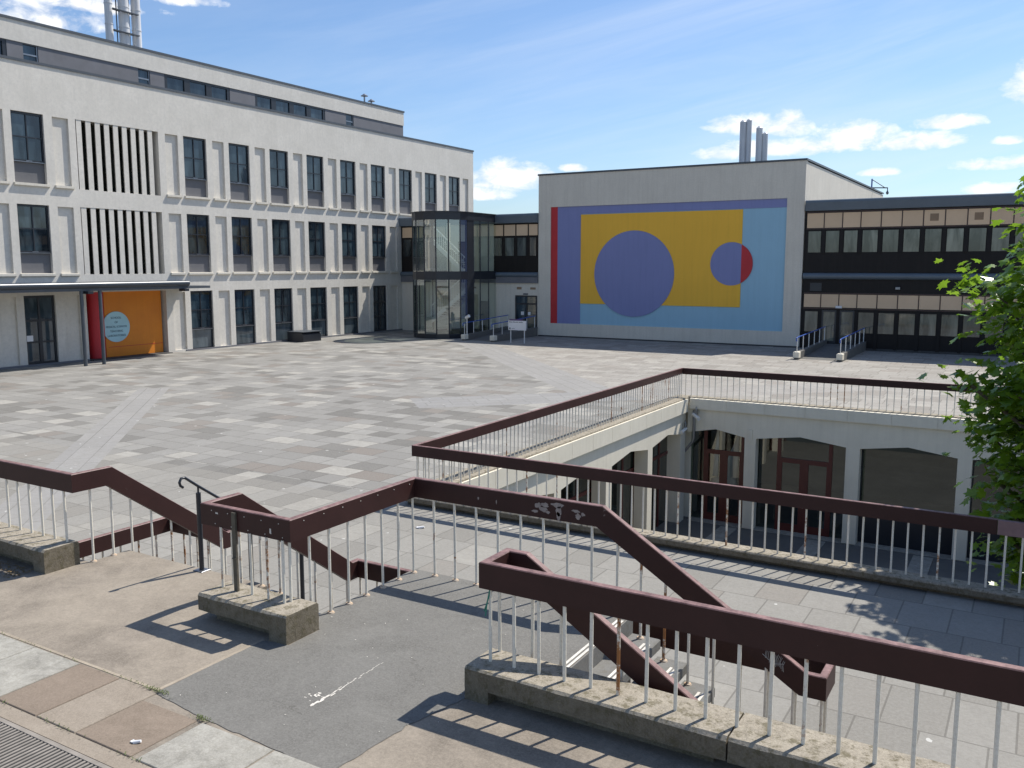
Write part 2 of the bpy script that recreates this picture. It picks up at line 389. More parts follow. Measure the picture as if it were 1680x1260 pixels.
def plaza_mat():
    m, nt, b = new_mat('plaza_slabs')
    tc = nt.nodes.new('ShaderNodeTexCoord')
    sp = nt.nodes.new('ShaderNodeSeparateXYZ'); nt.links.new(tc.outputs['Object'], sp.inputs[0])
    X, Y = sp.outputs[0], sp.outputs[1]
    s = mth(nt, 'ADD', X, Y); d = mth(nt, 'SUBTRACT', Y, X)
    def inside(val, a, c):
        return mth(nt, 'MULTIPLY', mth(nt, 'GREATER_THAN', val, a), mth(nt, 'LESS_THAN', val, c))
    def slabs(u, v, w, h, wvar, seed):
        # courses along u of height h; slab length w, shifted at random per course
        row = mth(nt, 'FLOOR', mth(nt, 'DIVIDE', v, h))
        wn = nt.nodes.new('ShaderNodeTexWhiteNoise'); wn.noise_dimensions = '2D'
        cb = nt.nodes.new('ShaderNodeCombineXYZ'); nt.links.new(row, cb.inputs[0]); cb.inputs[1].default_value = seed
        nt.links.new(cb.outputs[0], wn.inputs['Vector'])
        width = mth(nt, 'MULTIPLY_ADD', wn.outputs[0], wvar, w)
        t = mth(nt, 'ADD', mth(nt, 'DIVIDE', u, width), mth(nt, 'MULTIPLY', wn.outputs[0], 17.3))
        cell = mth(nt, 'FLOOR', t)
        cc = nt.nodes.new('ShaderNodeCombineXYZ'); nt.links.new(row, cc.inputs[0]); nt.links.new(cell, cc.inputs[1]); cc.inputs[2].default_value = seed
        w3 = nt.nodes.new('ShaderNodeTexWhiteNoise'); w3.noise_dimensions = '3D'; nt.links.new(cc.outputs[0], w3.inputs['Vector'])
        fu = mth(nt, 'MULTIPLY', mth(nt, 'FRACT', t), width); fv = mth(nt, 'MULTIPLY', mth(nt, 'FRACT', mth(nt, 'DIVIDE', v, h)), h)
        eu = mth(nt, 'MINIMUM', fu, mth(nt, 'SUBTRACT', width, fu)); ev = mth(nt, 'MINIMUM', fv, mth(nt, 'SUBTRACT', h, fv))
        joint = mth(nt, 'LESS_THAN', mth(nt, 'MINIMUM', eu, ev), 0.011)
        return w3.outputs[0], joint, w3.outputs[1]
    rn, jn, _ = slabs(X, Y, 0.68, 1.03, 0.0, 1.0)
    rf, jf, _ = slabs(X, Y, 0.66, 0.74, 0.42, 3.0)
    nearm = mth(nt, 'LESS_THAN', Y, 15.45)
    r1 = mixc(nt, nearm, rf, rn); j1 = mixc(nt, nearm, jf, jn)
    big = noise(nt, tc.outputs['Object'], 0.085, 3, 0.55)
    # the mix of grey, dark, buff and pale slabs
    cA = ramp(nt, r1, [(0.0,(0.115,0.110,0.100)),(0.16,(0.165,0.158,0.145)),(0.18,(0.205,0.172,0.146)),(0.235,(0.22,0.19,0.164)),
                       (0.25,(0.225,0.219,0.205)),(0.52,(0.268,0.261,0.244)),(0.80,(0.305,0.298,0.280)),(0.90,(0.36,0.350,0.322)),(0.97,(0.45,0.43,0.385))])
    # cleaner, more even slabs towards the courtyard strip
    near = mth(nt, 'LESS_THAN', Y, 15.0)
    cA = mixc(nt, mth(nt, 'MULTIPLY', near, 0.55), cA, (0.305,0.288,0.252))
    r2, j2, _ = slabs(s, d, 1.0, 0.88, 0.6, 5.0)
    r3, j3, _ = slabs(d, s, 1.9, 0.82, 0.5, 9.0)
    cB = mixc(nt, r3, (0.300,0.295,0.29), (0.345,0.338,0.33))
    band1 = mth(nt, 'MULTIPLY', inside(s, -8.65, -6.9), mth(nt, 'LESS_THAN', d, 56.5))
    band3 = mth(nt, 'MULTIPLY', inside(s, 15.7, 18.7), mth(nt, 'GREATER_THAN', d, 47.0))
    band2 = mth(nt, 'MULTIPLY', inside(d, 45.0, 48.6), mth(nt, 'GREATER_THAN', s, 6.5))
    diag = mth(nt, 'MAXIMUM', band1, band3)
    c = mixc(nt, diag, cA, cB)
    cC = mixc(nt, r2, (0.28,0.28,0.285), (0.33,0.33,0.33))
    c = mixc(nt, band2, c, cC)
    j = mixc(nt, diag, j1, j3); j = mixc(nt, band2, j, j2)
    # warmer old slabs in front of the mural
    warm = mth(nt, 'MULTIPLY', mth(nt, 'GREATER_THAN', s, 18.7), 0.55)
    c = mixc(nt, warm, c, mixc(nt, r1, (0.42,0.37,0.32), (0.52,0.48,0.42)))
    blot = ramp(nt, noise(nt, tc.outputs['Object'], 1.4, 6, 0.7, 0.5), [(0.34, 0.0), (0.72, 1.0)])
    c = mixc(nt, mth(nt, 'MULTIPLY', blot, 0.42), c, (0.215,0.203,0.18))
    bl3 = ramp(nt, noise(nt, tc.outputs['Object'], 7.0, 6, 0.75, 0.4), [(0.40, 0.0), (0.70, 1.0)])
    c = mixc(nt, mth(nt, 'MULTIPLY', bl3, 0.48), c, (0.195,0.185,0.165))
    bl2 = ramp(nt, big, [(0.4, 0.0), (0.65, 1.0)])
    c = mixc(nt, mth(nt, 'MULTIPLY', bl2, 0.14), c, (0.36,0.35,0.32))
    c = mixc(nt, 1.0, c, (0.90,0.89,0.875), 'MULTIPLY')
    gr = ramp(nt, noise(nt, tc.outputs['Object'], 55, 3, 0.8), [(0.3, 0.0), (0.7, 1.0)])
    c = mixc(nt, mth(nt, 'MULTIPLY', gr, 0.24), c, (0.17,0.162,0.145))
    g2 = ramp(nt, noise(nt, tc.outputs['Object'], 22, 5, 0.85), [(0.42, 0.0), (0.62, 1.0)])
    c = mixc(nt, mth(nt, 'MULTIPLY', g2, 0.22), c, (0.40,0.39,0.36))
    # droppings and gum
    vo = nd(nt, 'ShaderNodeTexVoronoi', i_Scale=1.7); nt.links.new(tc.outputs['Object'], vo.inputs['Vector'])
    gum = mth(nt, 'LESS_THAN', vo.outputs['Distance'], mth(nt, 'MULTIPLY', mth(nt, 'SUBTRACT', noise(nt, tc.outputs['Object'], 6, 2), 0.38), 0.34))
    c = mixc(nt, mth(nt, 'MULTIPLY', gum, 0.7), c, (0.58,0.57,0.53))
    c = mixc(nt, mth(nt, 'MULTIPLY', j, mth(nt, 'MULTIPLY_ADD', nearm, -0.28, 0.8)), c, (0.085,0.078,0.066))
    nt.links.new(c, b.inputs['Base Color'])
    b.inputs['Roughness'].default_value = 0.88; b.inputs['Specular IOR Level'].default_value = 0.3
    h = mth(nt, 'SUBTRACT', mth(nt, 'MULTIPLY', gr, 0.25), j)
    bump(nt, b, h, 0.35, 0.01)
    return m
M['plaza'] = plaza_mat()

def leaf_mat():
    m, nt, b = new_mat('plane_leaf')
    oi = nt.nodes.new('ShaderNodeNewGeometry')
    at = nt.nodes.new('ShaderNodeAttribute'); at.attribute_name = 'leaf_tint'
    c = mixc(nt, at.outputs['Fac'], (0.085,0.165,0.012), (0.25,0.385,0.03))
    nt.links.new(c, b.inputs['Base Color'])
    b.inputs['Roughness'].default_value = 0.33; b.inputs['Specular IOR Level'].default_value = 0.6
    tl = nt.nodes.new('ShaderNodeBsdfTranslucent'); nt.links.new(mixc(nt, 0.5, c, (0.24,0.42,0.03)), tl.inputs['Color'])
    mx = nt.nodes.new('ShaderNodeMixShader'); mx.inputs[0].default_value = 0.45
    nt.links.new(b.outputs[0], mx.inputs[1]); nt.links.new(tl.outputs[0], mx.inputs[2])
    nt.links.new(mx.outputs[0], nt.nodes['Material Output'].inputs['Surface'])
    return m
M['leaf'] = leaf_mat()
M['weed'] = mat('weed_green', (0.10,0.13,0.03), (0.07,0.09,0.02), 20, 0.7)
M['litter'] = mat('dead_leaves', (0.22,0.13,0.05), (0.12,0.10,0.04), 30, 0.9)

def lettering(text, size, mt, parent, at, rot, name='lettering', align='CENTER', ext=0.004):
    cu = bpy.data.curves.new('txt', 'FONT')
    cu.body = text; cu.size = size; cu.extrude = ext; cu.align_x = align; cu.align_y = 'CENTER'
    t = bpy.data.objects.new('txt', cu)
    col.objects.link(t)
    bpy.context.view_layer.update()
    me = bpy.data.meshes.new_from_object(t.evaluated_get(bpy.context.evaluated_depsgraph_get()))
    bpy.data.objects.remove(t)
    me.materials.clear(); me.materials.append(mt)
    o = place(name, me, parent, at)
    o.rotation_euler = rot
    return o

# ------------------------------------------------------------------ levels
H = 5.12            # eye height above the plaza
ZD = 1.355          # walkway deck
ZK = ZD + 0.30      # kerb top on the walkway
ZR = 2.555          # walkway rail top
ZG = 1.19           # guard rail top on the plaza
XA = -44.6          # face of the laboratory building
YC = 57.6           # face of the mural building
YL = 57.56          # face of the link
YD = 57.75          # face of the brown office wing
ZC = -4.65          # sunken courtyard floor

# ------------------------------------------------------------------ ground, plaza, walkway
def ring(mb, x0, x1, y0, y1, a0, a1, b0, b1, z):
    for q in ((x0,x1,y0,b0),(x0,x1,b1,y1),(x0,a0,b0,b1),(a1,x1,b0,b1)):
        mb.add([(q[0],q[2],z),(q[1],q[2],z),(q[1],q[3],z),(q[0],q[3],z)], [(0,1,2,3)])
mb = MB(); ring(mb, -900, 900, -900, 1500, -46, 16, 5.0, 59, -0.12)
tag(mb.build('ground', M['ground']), kind='structure')
mb = MB(); ring(mb, -46, 16, 5.0, 59, -11.36, 13.0, 15.42, 32.36, 0.0)
tag(mb.build('plaza', M['plaza']), kind='structure')
mb = MB(); mb.box(-13.5, 13.5, 15.2, 35.5, ZC-0.3, ZC)
tag(mb.build('courtyard_floor', M['cyfloor']), kind='structure')
mb = MB()
for x in (-9.9, -6.7, -3.2, 0.4): mb.box(x, x+0.62, 29.6, 32.1, ZC+0.001, ZC+0.03)
tag(mb.build('courtyard_path', M['slabpale']), kind='structure')

deck = [(-40,-12),(14,-12),(14,6.62),(-3.61,6.62),(-3.61,8.62),(-6.55,8.62),(-6.55,6.62),(-7.70,6.62),(-7.70,7.27),(-10.30,7.27),(-10.30,6.70),(-40,6.70)]
mb = MB(); mb.prism(deck, 'z', 0.004, ZD)
tag(mb.build('walkway', M['deck']), kind='structure')
mb = MB()
asp = [(-6.55,4.80),(-5.80,4.72),(-4.36,4.64),(-4.33,4.90),(-4.27,5.5),(-4.17,5.95),(-4.10,6.20),(-4.10,6.60),(-3.615,6.60),(-3.615,8.615),(-6.545,8.615),(-6.545,6.66),(-6.26,6.6),(-6.26,6.15),(-6.56,6.1)]
ra = random.Random(3); rag = []
for (xa, ya), (xb, yb2) in zip(asp, asp[1:]+asp[:1]):
    L = math.hypot(xb-xa, yb2-ya); k = max(1, int(L/0.07)); free = max(ya, yb2) < 6.61 and ya < 6.59
    for q in range(k):
        jx, jy = (ra.gauss(0, 0.005), ra.gauss(0, 0.005)) if free else (0, 0)
        rag.append((xa+(xb-xa)*q/k+jx, ya+(yb2-ya)*q/k+jy))
asp = rag
mb.add([(x, y, ZD+0.005) for x, y in asp], [tuple(range(len(asp)))])
tag(mb.build('asphalt', M['asphalt']), kind='structure')
mb = MB()
for x0, x1, mi in ((-13.3,-11.9,0),(-11.88,-10.52,0),(-10.5,-9.13,0),(-9.11,-8.40,0),(-8.385,-7.67,0),(-7.65,-7.07,1),(-7.055,-6.53,2),(-6.515,-5.83,1),(-5.76,-4.95,0),(-4.93,-4.12,0),(-4.1,-3.3,1),(-3.28,-2.5,0),(-2.4,-1.6,0)):
    y1 = 4.82 if x0 < -6.6 else 4.66
    mb.cbox(x0, x1, 4.02, y1 if x0 > -4.2 or x0 < -6.6 else y1, ZD-0.02, ZD+0.011, 0.006, mi)
mb.box(-6.60, -6.56, 4.84, 6.12, ZD-0.02, ZD+0.004, 3)
mb.box(-14, -6.56, 4.842, 4.875, ZD-0.02, ZD+0.0045, 3)
mb.box(-14, -1.5, 3.86, 4.005, ZD-0.02, ZD+0.008, 2)
mb.box(-14, -1.5, 3.0, 3.28, ZD-0.02, ZD+0.008, 2)
tag(mb.build('pavement', [M['slabpale'], M['slabbrown'], M['slabbeige'], M['edging']]), kind='structure')

# drain grating along the walkway
t = thing('drain_grate', 'long slotted metal drainage grating set in the walkway', 'drain grate', (-6, 3.57, ZD))
mb = MB(); mb.box(-13, -2, 3.29, 3.33, ZD-0.03, ZD+0.012); mb.box(-13, -2, 3.81, 3.85, ZD-0.03, ZD+0.012)
mb.build('frame', M['grate'], t)
mb = MB(); x = -12.98
while x < -2.0:
    mb.box(x, x+0.022, 3.33, 3.81, ZD-0.025, ZD+0.008); x += 0.046
mb.build('bars', M['grate'], t)
mb = MB(); mb.box(-13, -2, 3.33, 3.81, ZD+0.0005, ZD+0.002)
mb.build('channel', M['darkroom'], t)

# white scrape and splashes on the asphalt, litter
mb = MB()
rs = random.Random(5)
def blob(mb, x, y, rx, ry, z, ang=0.0, n=9):
    pts = []
    for i in range(n):
        a = 2*math.pi*i/n; r = 0.65+0.5*rs.random()
        px, py = rx*r*math.cos(a), ry*r*math.sin(a)
        pts.append((x+px*math.cos(ang)-py*math.sin(ang), y+px*math.sin(ang)+py*math.cos(ang), z))
    mb.add(pts, [tuple(range(n))])
for i in range(26):
    tt = i/25
    blob(mb, -5.18+0.006*rs.gauss(0,1)-0.015*tt, 5.35+tt*0.95, 0.003+0.009*(1-tt)*rs.random(), 0.024, ZD+0.0075)
for i in range(9): blob(mb, -5.185+rs.gauss(0,0.012), 5.36+0.045*i, 0.016*(1-i/11), 0.035, ZD+0.0078+0.0001*i)
for i in range(16): blob(mb, -5.30+rs.gauss(0,0.07), 5.5+rs.gauss(0,0.07), 0.012*rs.random()+0.004, 0.016*rs.random()+0.004, ZD+0.0075+0.0002*i, rs.random()*3)
for i in range(40): blob(mb, -6.4+2.4*rs.random(), 4.8+3.6*rs.random(), 0.007*rs.random()+0.002, 0.008*rs.random()+0.002, ZD+0.012, rs.random()*3)
tag(mb.build('asphalt_markings', M['nosing']), kind='structure')
t = tag(MB().build('litter', M['litterw']), None)
bpy.data.objects.remove(t)
mb = MB(); mb.cyl((0,0,0.0),(0.05,0.03,0.012), 0.018, 7, r2=0.012); mb.box(-0.03,0.01,-0.012,0.02,0,0.008)
t = place('litter', mb.mesh('litter', M['litterw']), None, (-5.97, 4.16, ZD+0.016)); tag(t, 'small crumpled white scrap lying on the brown paving slab', 'litter')
t = place('litter', t.data, None, (-10.27, 13.67, 0.006), (1.9,1.9,1.9)); tag(t, 'pale crumpled scrap lying on the plaza slabs behind the balusters', 'litter')

mb = MB()
for i in range(420):
    k = rs.choice((0,0,1,1,2,3))
    if k == 0: x, y = rs.choice((-9.5,-8.3,-7.55,-6.8,-6.55,-5.85))+rs.gauss(0,0.12), 4.012+rs.gauss(0,.01)
    elif k == 1: x, y = -6.56+rs.gauss(0,0.10), 4.83+rs.gauss(0,.012)
    elif k == 2: x, y = -5.8+rs.gauss(0,0.05), 4.69+rs.gauss(0,.015)
    else: x, y = rs.uniform(-9.5,-6.6), 4.83+rs.gauss(0,.006)
    a = rs.random()*6.28; l = rs.uniform(0.008,0.022); z = ZD+0.012
    mb.add([(x,y,z-0.004),(x+l*math.cos(a)-.004*math.sin(a),y+l*math.sin(a)+.004*math.cos(a),z+l*0.5),(x+l*1.5*math.cos(a),y+l*1.5*math.sin(a),z+l*0.7),(x+l*math.cos(a)+.004*math.sin(a),y+l*math.sin(a)-.004*math.cos(a),z+l*0.4)], [(0,1,2,3)])
tag(mb.build('weeds', M['weed']), 'tiny green weeds and moss growing in the paving joints', 'weeds', kind='stuff')
# leaf litter against the left kerb
mb = MB()
for i in range(900):
    x = rs.uniform(-14.0, -10.55); y = 5.86+0.30*rs.random()**1.3-0.06*abs(rs.gauss(0,1)); a = rs.random()*6.28; l = rs.uniform(0.010,0.03)
    dx, dy = l*math.cos(a), l*math.sin(a); z = ZD+0.006+0.012*rs.random()
    mb.add([(x-dx,y-dy,z),(x+dy*0.5,y-dx*0.5,z+0.006*rs.random()),(x+dx,y+dy,z+0.008*rs.random()),(x-dy*0.5,y+dx*0.5,z)], [(0,1,2,3)])
tag(mb.build('leaf_litter', M['litter']), 'brown dead leaves drifted along the foot of the left kerb', 'leaf litter', kind='stuff')

# ------------------------------------------------------------------ concrete kerbs
def kerb(x0, x1, label, endl=False, endr=False, yf=6.13, yb=6.6, ov=0.13, chips=0):
    o = MB()
    n = max(2, int((x1-x0)/0.22))
    z0 = ZD+0.115; c = 0.022
    # uneven, worn top slab built in short slices
    prof = []
    for i in range(n+1):
        x = x0+(x1-x0)*i/n; j = (lambda s: rs.uniform(-s, s))
        ch = c*rs.uniform(0.6, 1.5)
        prof.append([(x,yf+j(.004),z0+j(.004)),(x,yf+j(.004),ZK-ch),(x,yf+ch,ZK+j(.003)),(x,yb-c,ZK+j(.003)),(x,yb,ZK-c),(x,yb,z0)])
    vs = [p for q in prof for p in q]; k = 6
    ft = [(i*k+a, i*k+(a+1) % k, (i+1)*k+(a+1) % k, (i+1)*k+a) for i in range(n) for a in (1, 2, 3)]
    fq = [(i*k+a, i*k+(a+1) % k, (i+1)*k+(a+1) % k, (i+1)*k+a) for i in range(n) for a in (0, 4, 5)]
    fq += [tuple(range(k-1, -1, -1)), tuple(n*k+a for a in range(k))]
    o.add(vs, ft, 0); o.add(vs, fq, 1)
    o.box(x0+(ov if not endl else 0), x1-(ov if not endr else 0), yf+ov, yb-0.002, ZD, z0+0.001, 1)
    if endr: o.box(x1-0.24, x1-0.001, yf+0.001, yb-0.001, ZD, z0+0.002, 1)
    if endl: o.box(x0+0.001, x0+0.24, yf+0.001, yb-0.001, ZD, z0+0.002, 1)
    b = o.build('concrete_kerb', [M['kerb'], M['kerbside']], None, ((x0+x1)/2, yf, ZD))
    return tag(b, label, 'kerb', 'concrete kerbs under the walkway railings')
kerb(-4.13, -1.80, 'mossy concrete kerb nearest the camera, its chamfered end beside the grey asphalt', endl=True)
kerb(-1.785, 14, 'chipped concrete kerb running out of the bottom right corner')
kerb(-7.56, -6.27, 'short free-standing concrete kerb block under the middle railing corner', endr=True)
kerb(-20, -10.34, 'concrete kerb at the left edge with brown leaf litter along its foot', endr=True)

# ------------------------------------------------------------------ stairs
def stair_x():
    t = thing('staircase', 'grey steps with double pale nosing strips going down beside the near railing', 'staircase', (-3.6, 7.6, 0))
    rise, tr = ZD/7, 0.305
    for i in range(1, 7):
        x0 = -3.61+(i-1)*tr; z = ZD-rise*i
        s = MB().cbox(x0, x0+tr+0.03, 6.64, 8.62, z-0.11, z, 0.012).build('step', M['tread'], t)
        mb = MB()
        for a in (0.035, 0.085): mb.box(x0+tr-a, x0+tr-a+0.028, 6.75, 8.42, z+0.0005, z+0.005)
        mb.build('nosing', M['nosing'], s)
    mb = MB()
    for a in (0.035, 0.085): mb.box(-3.61-a, -3.61-a+0.028, 6.75, 8.42, ZD+0.007, ZD+0.010)
    mb.build('nosing', M['nosing'], t)
    mb = MB()
    MB().box(-3.609, -3.595, 6.64, 8.618, ZD-0.2, ZD+0.003).build('riser', M['tread'], t)
    for y in (7.05, 8.15): MB().prism([(-3.6,ZD-0.32),(-3.6,ZD-0.12),(-1.95,0.03),(-1.95,0.005),(-2.15,0.005)], 'y', y, y+0.18).build('stringer', M['tread'], t)
stair_x()
def stair_y():
    t = thing('staircase', 'concrete steps going down to the plaza past the black centre handrail', 'staircase', (-9, 7.3, 0))
    rise, tr = ZD/7, 0.27
    for i in range(1, 7):
        y0 = 7.275+(i-1)*tr; z = ZD-rise*i
        s = MB().cbox(-10.28, -7.72, y0, y0+tr+0.02, z-0.16, z, 0.012).build('step', M['tread'], t)
        mb = MB()
        for a in (0.035, 0.085): mb.box(-10.1, -7.9, y0+tr-a, y0+tr-a+0.028, z+0.0005, z+0.004)
        mb.build('nosing', M['nosing'], s)
stair_y()

# ------------------------------------------------------------------ railings
BH = 0.236; BT = 0.078
def beam(path, closed=False, th=BT, h=BH):
    """a deep flat timber rail swept along a path of (x, y, ztop), mitred at every bend"""
    n = len(path); P = [Vector(p) for p in path]
    segs = n if closed else n-1
    plan = []; slope = []
    for i in range(segs):
        d = P[(i+1) % n]-P[i]; l = math.hypot(d.x, d.y)
        plan.append(Vector((d.x/l, d.y/l))); slope.append(d.z/l)
    rings = []
    for i in range(n):
        a = (i-1) % segs if (closed or i > 0) else None
        b = i % segs if (closed or i < n-1) else None
        if a is None: a = b
        if b is None: b = a
        d1, d2 = plan[a], plan[b]; s1, s2 = slope[a], slope[b]
        n1 = Vector((-d1.y, d1.x)); n2 = Vector((-d2.y, d2.x))
        mv = (n1+n2); mv = mv/mv.length; k = 1/max(0.3, mv.dot(n1))
        off = mv*k*th/2
        c1, c2 = math.sqrt(1+s1*s1), math.sqrt(1+s2*s2)
        if d1.dot(d2) > 0.999 and abs(s1-s2) > 1e-4:
            l = h*(c2-c1)/(s2-s1); bz = -h*c1+s1*l; bo = d1*l
        else:
            bz = -h*max(c1, c2); bo = Vector((0, 0))
        x, y, z = P[i]
        bv = 0.008
        rings.append([(x+off.x,y+off.y,z-bv),(x+off.x*0.8,y+off.y*0.8,z),(x-off.x*0.8,y-off.y*0.8,z),(x-off.x,y-off.y,z-bv),
                      (x-off.x+bo.x,y-off.y+bo.y,z+bz),(x+off.x+bo.x,y+off.y+bo.y,z+bz)])
    vs = [p for r in rings for p in r]; fs = []
    for i in range(segs):
        j = (i+1) % n
        fs += [(i*6+a, i*6+(a+1) % 6, j*6+(a+1) % 6, j*6+a) for a in range(6)]
    if not closed: fs += [tuple(range(5, -1, -1)), tuple((n-1)*6+a for a in range(6))]
    return MB().add(vs, fs)
BAL = MB().cyl((0,0,0),(0,0,1), 0.0155, 8, caps=False).mesh('baluster', M['baluster'])
FLG = MB().cyl((0,0,0),(0,0,0.014), 0.042, 12, r2=0.036).cyl((0,0,0.014),(0,0,0.03), 0.024, 10, r2=0.014).mesh('base_flange', M['rust'])
NUT = MB().cyl((0,0,0),(0,0,0.012), 0.02, 8, r2=0.017).mesh('base_flange', M['rust'])
def balu(t, x, y, z0, z1, flange=True, r=1.0):
    b = place('baluster', BAL, t, (x, y, z0), (r, r, z1-z0))
    b.rotation_euler = (rs.uniform(-.004,.004), rs.uniform(-.006,.006), rs.uniform(0, 3))
    if flange: place('base_flange', FLG, t, (x, y, z0))
    return b
def steps(a, b, d):
    n = max(1, round(abs(b-a)/d)); return [a+(b-a)*i/n for i in range(n+1)]
ZB = ZR-BH+0.01; GB = ZG-BH+0.01

# the near railing with its fold down the steps
YN = 6.345
t = thing('railing', 'maroon railing nearest the camera, folding back at its left end down the steps', 'railing', (4, YN, ZD))
SL = 0.62
xe = -3.84+(ZR-ZG)/SL
beam([(14,YN,ZR),(-4.05,YN,ZR),(-4.05,6.74,ZR),(-3.84,6.74,ZR),(xe,6.74,ZG),(xe+0.22,6.74,ZG),(xe+0.22,7.02,ZG)]).build('top_rail', M['beam'], t)
for x in steps(-3.99, 10.0, 0.247): balu(t, x, YN-0.01, ZK-0.004, ZB, False)
balu(t, -4.03, 6.56, ZK-0.004, ZB, False)
for x in steps(-3.78, xe-0.08, 0.30):
    zt = ZR-SL*(x+3.84)-BH*1.17; z0 = max(0.0, ZD-ZD/7*max(0, math.ceil((x+3.61)/0.305)))
    balu(t, x, 6.72, z0 if x > -3.61 else ZD, zt, True)
g = MB()
for p in (((-3.985,6.33,2.33),(-3.99,6.31,2.25),(-4.03,6.30,2.12)),((-3.985,6.325,2.33),(-4.0,6.30,2.2),(-4.015,6.295,2.08))):
    g.tube(p, 0.006, 5)
g = g.build('ribbon', M['green'], None, (-4.0, 6.31, 2.1)); tag(g, 'short green strip of plastic tied under the end of the near railing', 'ribbon')

# railing on the left, going down the left-hand side of the far steps
t = thing('railing', 'maroon railing at the left edge stepping down past the beige landing', 'railing', (-12, 6.5, ZD))
beam([(-20,6.52,ZR),(-10.26,6.52,ZR),(-10.24,7.03,ZR),(-10.24,8.88,ZG),(-10.24,9.02,ZG),(-11.70,9.02,ZG),(-11.70,6.75,ZG)]).build('top_rail', M['beam'], t)
for x in steps(-10.43, -17.3, 0.255): balu(t, x, 6.5, ZK-0.004, ZB, False)
for y in (6.74, 7.03): balu(t, -10.27, y, ZD, ZB)
for y in steps(7.3, 8.85, 0.29):
    balu(t, -10.25, y, max(0, ZD-ZD/7*max(1, math.ceil((y-7.275)/0.27))), ZR-(y-7.03)*0.738-BH*1.2)
for x in steps(-10.5, -11.66, 0.29): balu(t, x, 9.02, 0, GB)
for y in steps(8.75, 6.9, 0.29): balu(t, -11.70, y, 0, GB)

# the closed loop railing between the two flights
t = thing('railing', 'maroon railing round the asphalt landing between the two flights of steps', 'railing', (-5, 8, ZD))
LX0, LX1 = -7.74, -6.48
beam([(LX0,6.44,ZR),(LX1,6.44,ZR),(LX1,8.55,ZR),(-3.93,8.55,ZR),(-3.93+(ZR-ZG)/SL,8.55,ZG),(-1.58,8.55,ZG),(-1.58,8.92,ZG),(LX0,8.92,ZG),(LX0,8.78,ZG),(LX0,6.93,ZR)], True).build('top_rail', M['beam'], t)
for x in (-7.47,-7.02,-6.78,-6.55): balu(t, x, 6.40, ZK-0.004, ZB, False)
balu(t, -7.44, 6.52, ZK-0.004, ZB, False); balu(t, -6.53, 6.47, ZK-0.004, ZB, False)
pp = MB().box(-7.27,-7.215,6.375,6.40,ZK,ZR-0.03).box(-7.268,-7.217,6.36,6.405,2.02,2.03).build('patch_post', M['bark'], t)
for y in steps(6.70, 8.5, 0.30): balu(t, -6.47, y, ZD+0.005, ZB)
for x in steps(-6.17, -3.75, 0.30): balu(t, x, 8.53, ZD+0.005, ZB)
for x in steps(-3.47, -1.85, 0.27):
    zt = min(ZB, ZR-SL*(x+3.93)-BH*1.17); balu(t, x, 8.53, max(0, ZD-ZD/7*max(1, math.ceil((x+3.61)/0.305))), zt)
for x in steps(-1.62, -7.7, 0.29): balu(t, x, 8.92, 0, GB)
for y in (8.55, 8.74): balu(t, -1.58, y, 0, GB)
for y in steps(7.2, 8.7, 0.29):
    balu(t, LX0, y, max(0, ZD-ZD/7*max(0, math.ceil((y-7.275)/0.27))), ZR-(y-6.93)*0.738-BH*1.2)
balu(t, LX0, 6.9, ZD, ZB)
# flaked paint on the face of the rail above the landing, and a scrawl near its foot
mb = MB(); YF = 8.55-BT/2-0.0015
def flake(cx, cz, rx, rz, n=14):
    pts = []
    for i in range(n):
        a = 2*math.pi*i/n; r = rs.uniform(0.6, 1.15)
        pts.append((cx+rx*r*math.cos(a), YF, cz+rz*r*math.sin(a)))
    MB().add(pts, [tuple(range(n))]).build('bare_patch', M['bare'], t)
for q in ((-4.72,2.46,.055,.035),(-4.64,2.475,.06,.03),(-4.66,2.42,.07,.03),(-4.76,2.385,.045,.02),(-4.60,2.395,.03,.02),(-4.47,2.49,.085,.028),(-4.46,2.43,.036,.07),(-4.46,2.37,.025,.05),(-4.24,2.455,.06,.018),(-4.22,2.40,.035,.035),(-4.16,2.43,.03,.02),(-5.52,2.43,.012,.022),(-5.27,2.42,.008,.03)): flake(*q)
mb = MB(); YF2 = 8.55-BT/2-0.004
for i in range(15):
    x = -2.13+0.013*i; z = ZG+0.13-0.5*(x+2.13)+rs.uniform(-.012,.012)
    mb.tube([(x,YF2,z-0.045-rs.random()*0.02),(x+0.012*rs.uniform(-1,1),YF2,z),(x+0.01,YF2,z+0.045+rs.random()*0.015)], 0.0026, 4)
mb.tube([(-2.16,YF2,ZG+0.11),(-2.05,YF2,ZG+0.03),(-1.95,YF2,ZG+0.05)], 0.003, 4)
mb.build('scrawl', M['graffiti'], t)
mb = MB()
for q in ((-7.52,2.475,.022,.008),(-6.72,2.40,.013,.025)):
    mb.add([(q[0]-q[2],6.44-BT/2-.002,q[1]-q[3]),(q[0]+q[2],6.44-BT/2-.002,q[1]-q[3]*1.3),(q[0]+q[2]*.8,6.44-BT/2-.002,q[1]+q[3]),(q[0]-q[2]*.9,6.44-BT/2-.002,q[1]+q[3]*1.1)], [(0,1,2,3)])
for x in steps(-7.6,-6.6,0.25):
    mb.cyl((x,6.44-BT/2-0.004,ZR-0.06),(x,6.44-BT/2+0.002,ZR-0.06),0.006,6); mb.cyl((x+.05,6.44-BT/2-0.004,ZR-0.2),(x+.05,6.44-BT/2+0.002,ZR-0.2),0.006,6)
for y in steps(6.6,8.4,0.3):
    mb.cyl((LX1+BT/2-0.002,y,ZR-0.05),(LX1+BT/2+0.004,y,ZR-0.05),0.006,6)
mb.build('screws', M['nosing'], t)

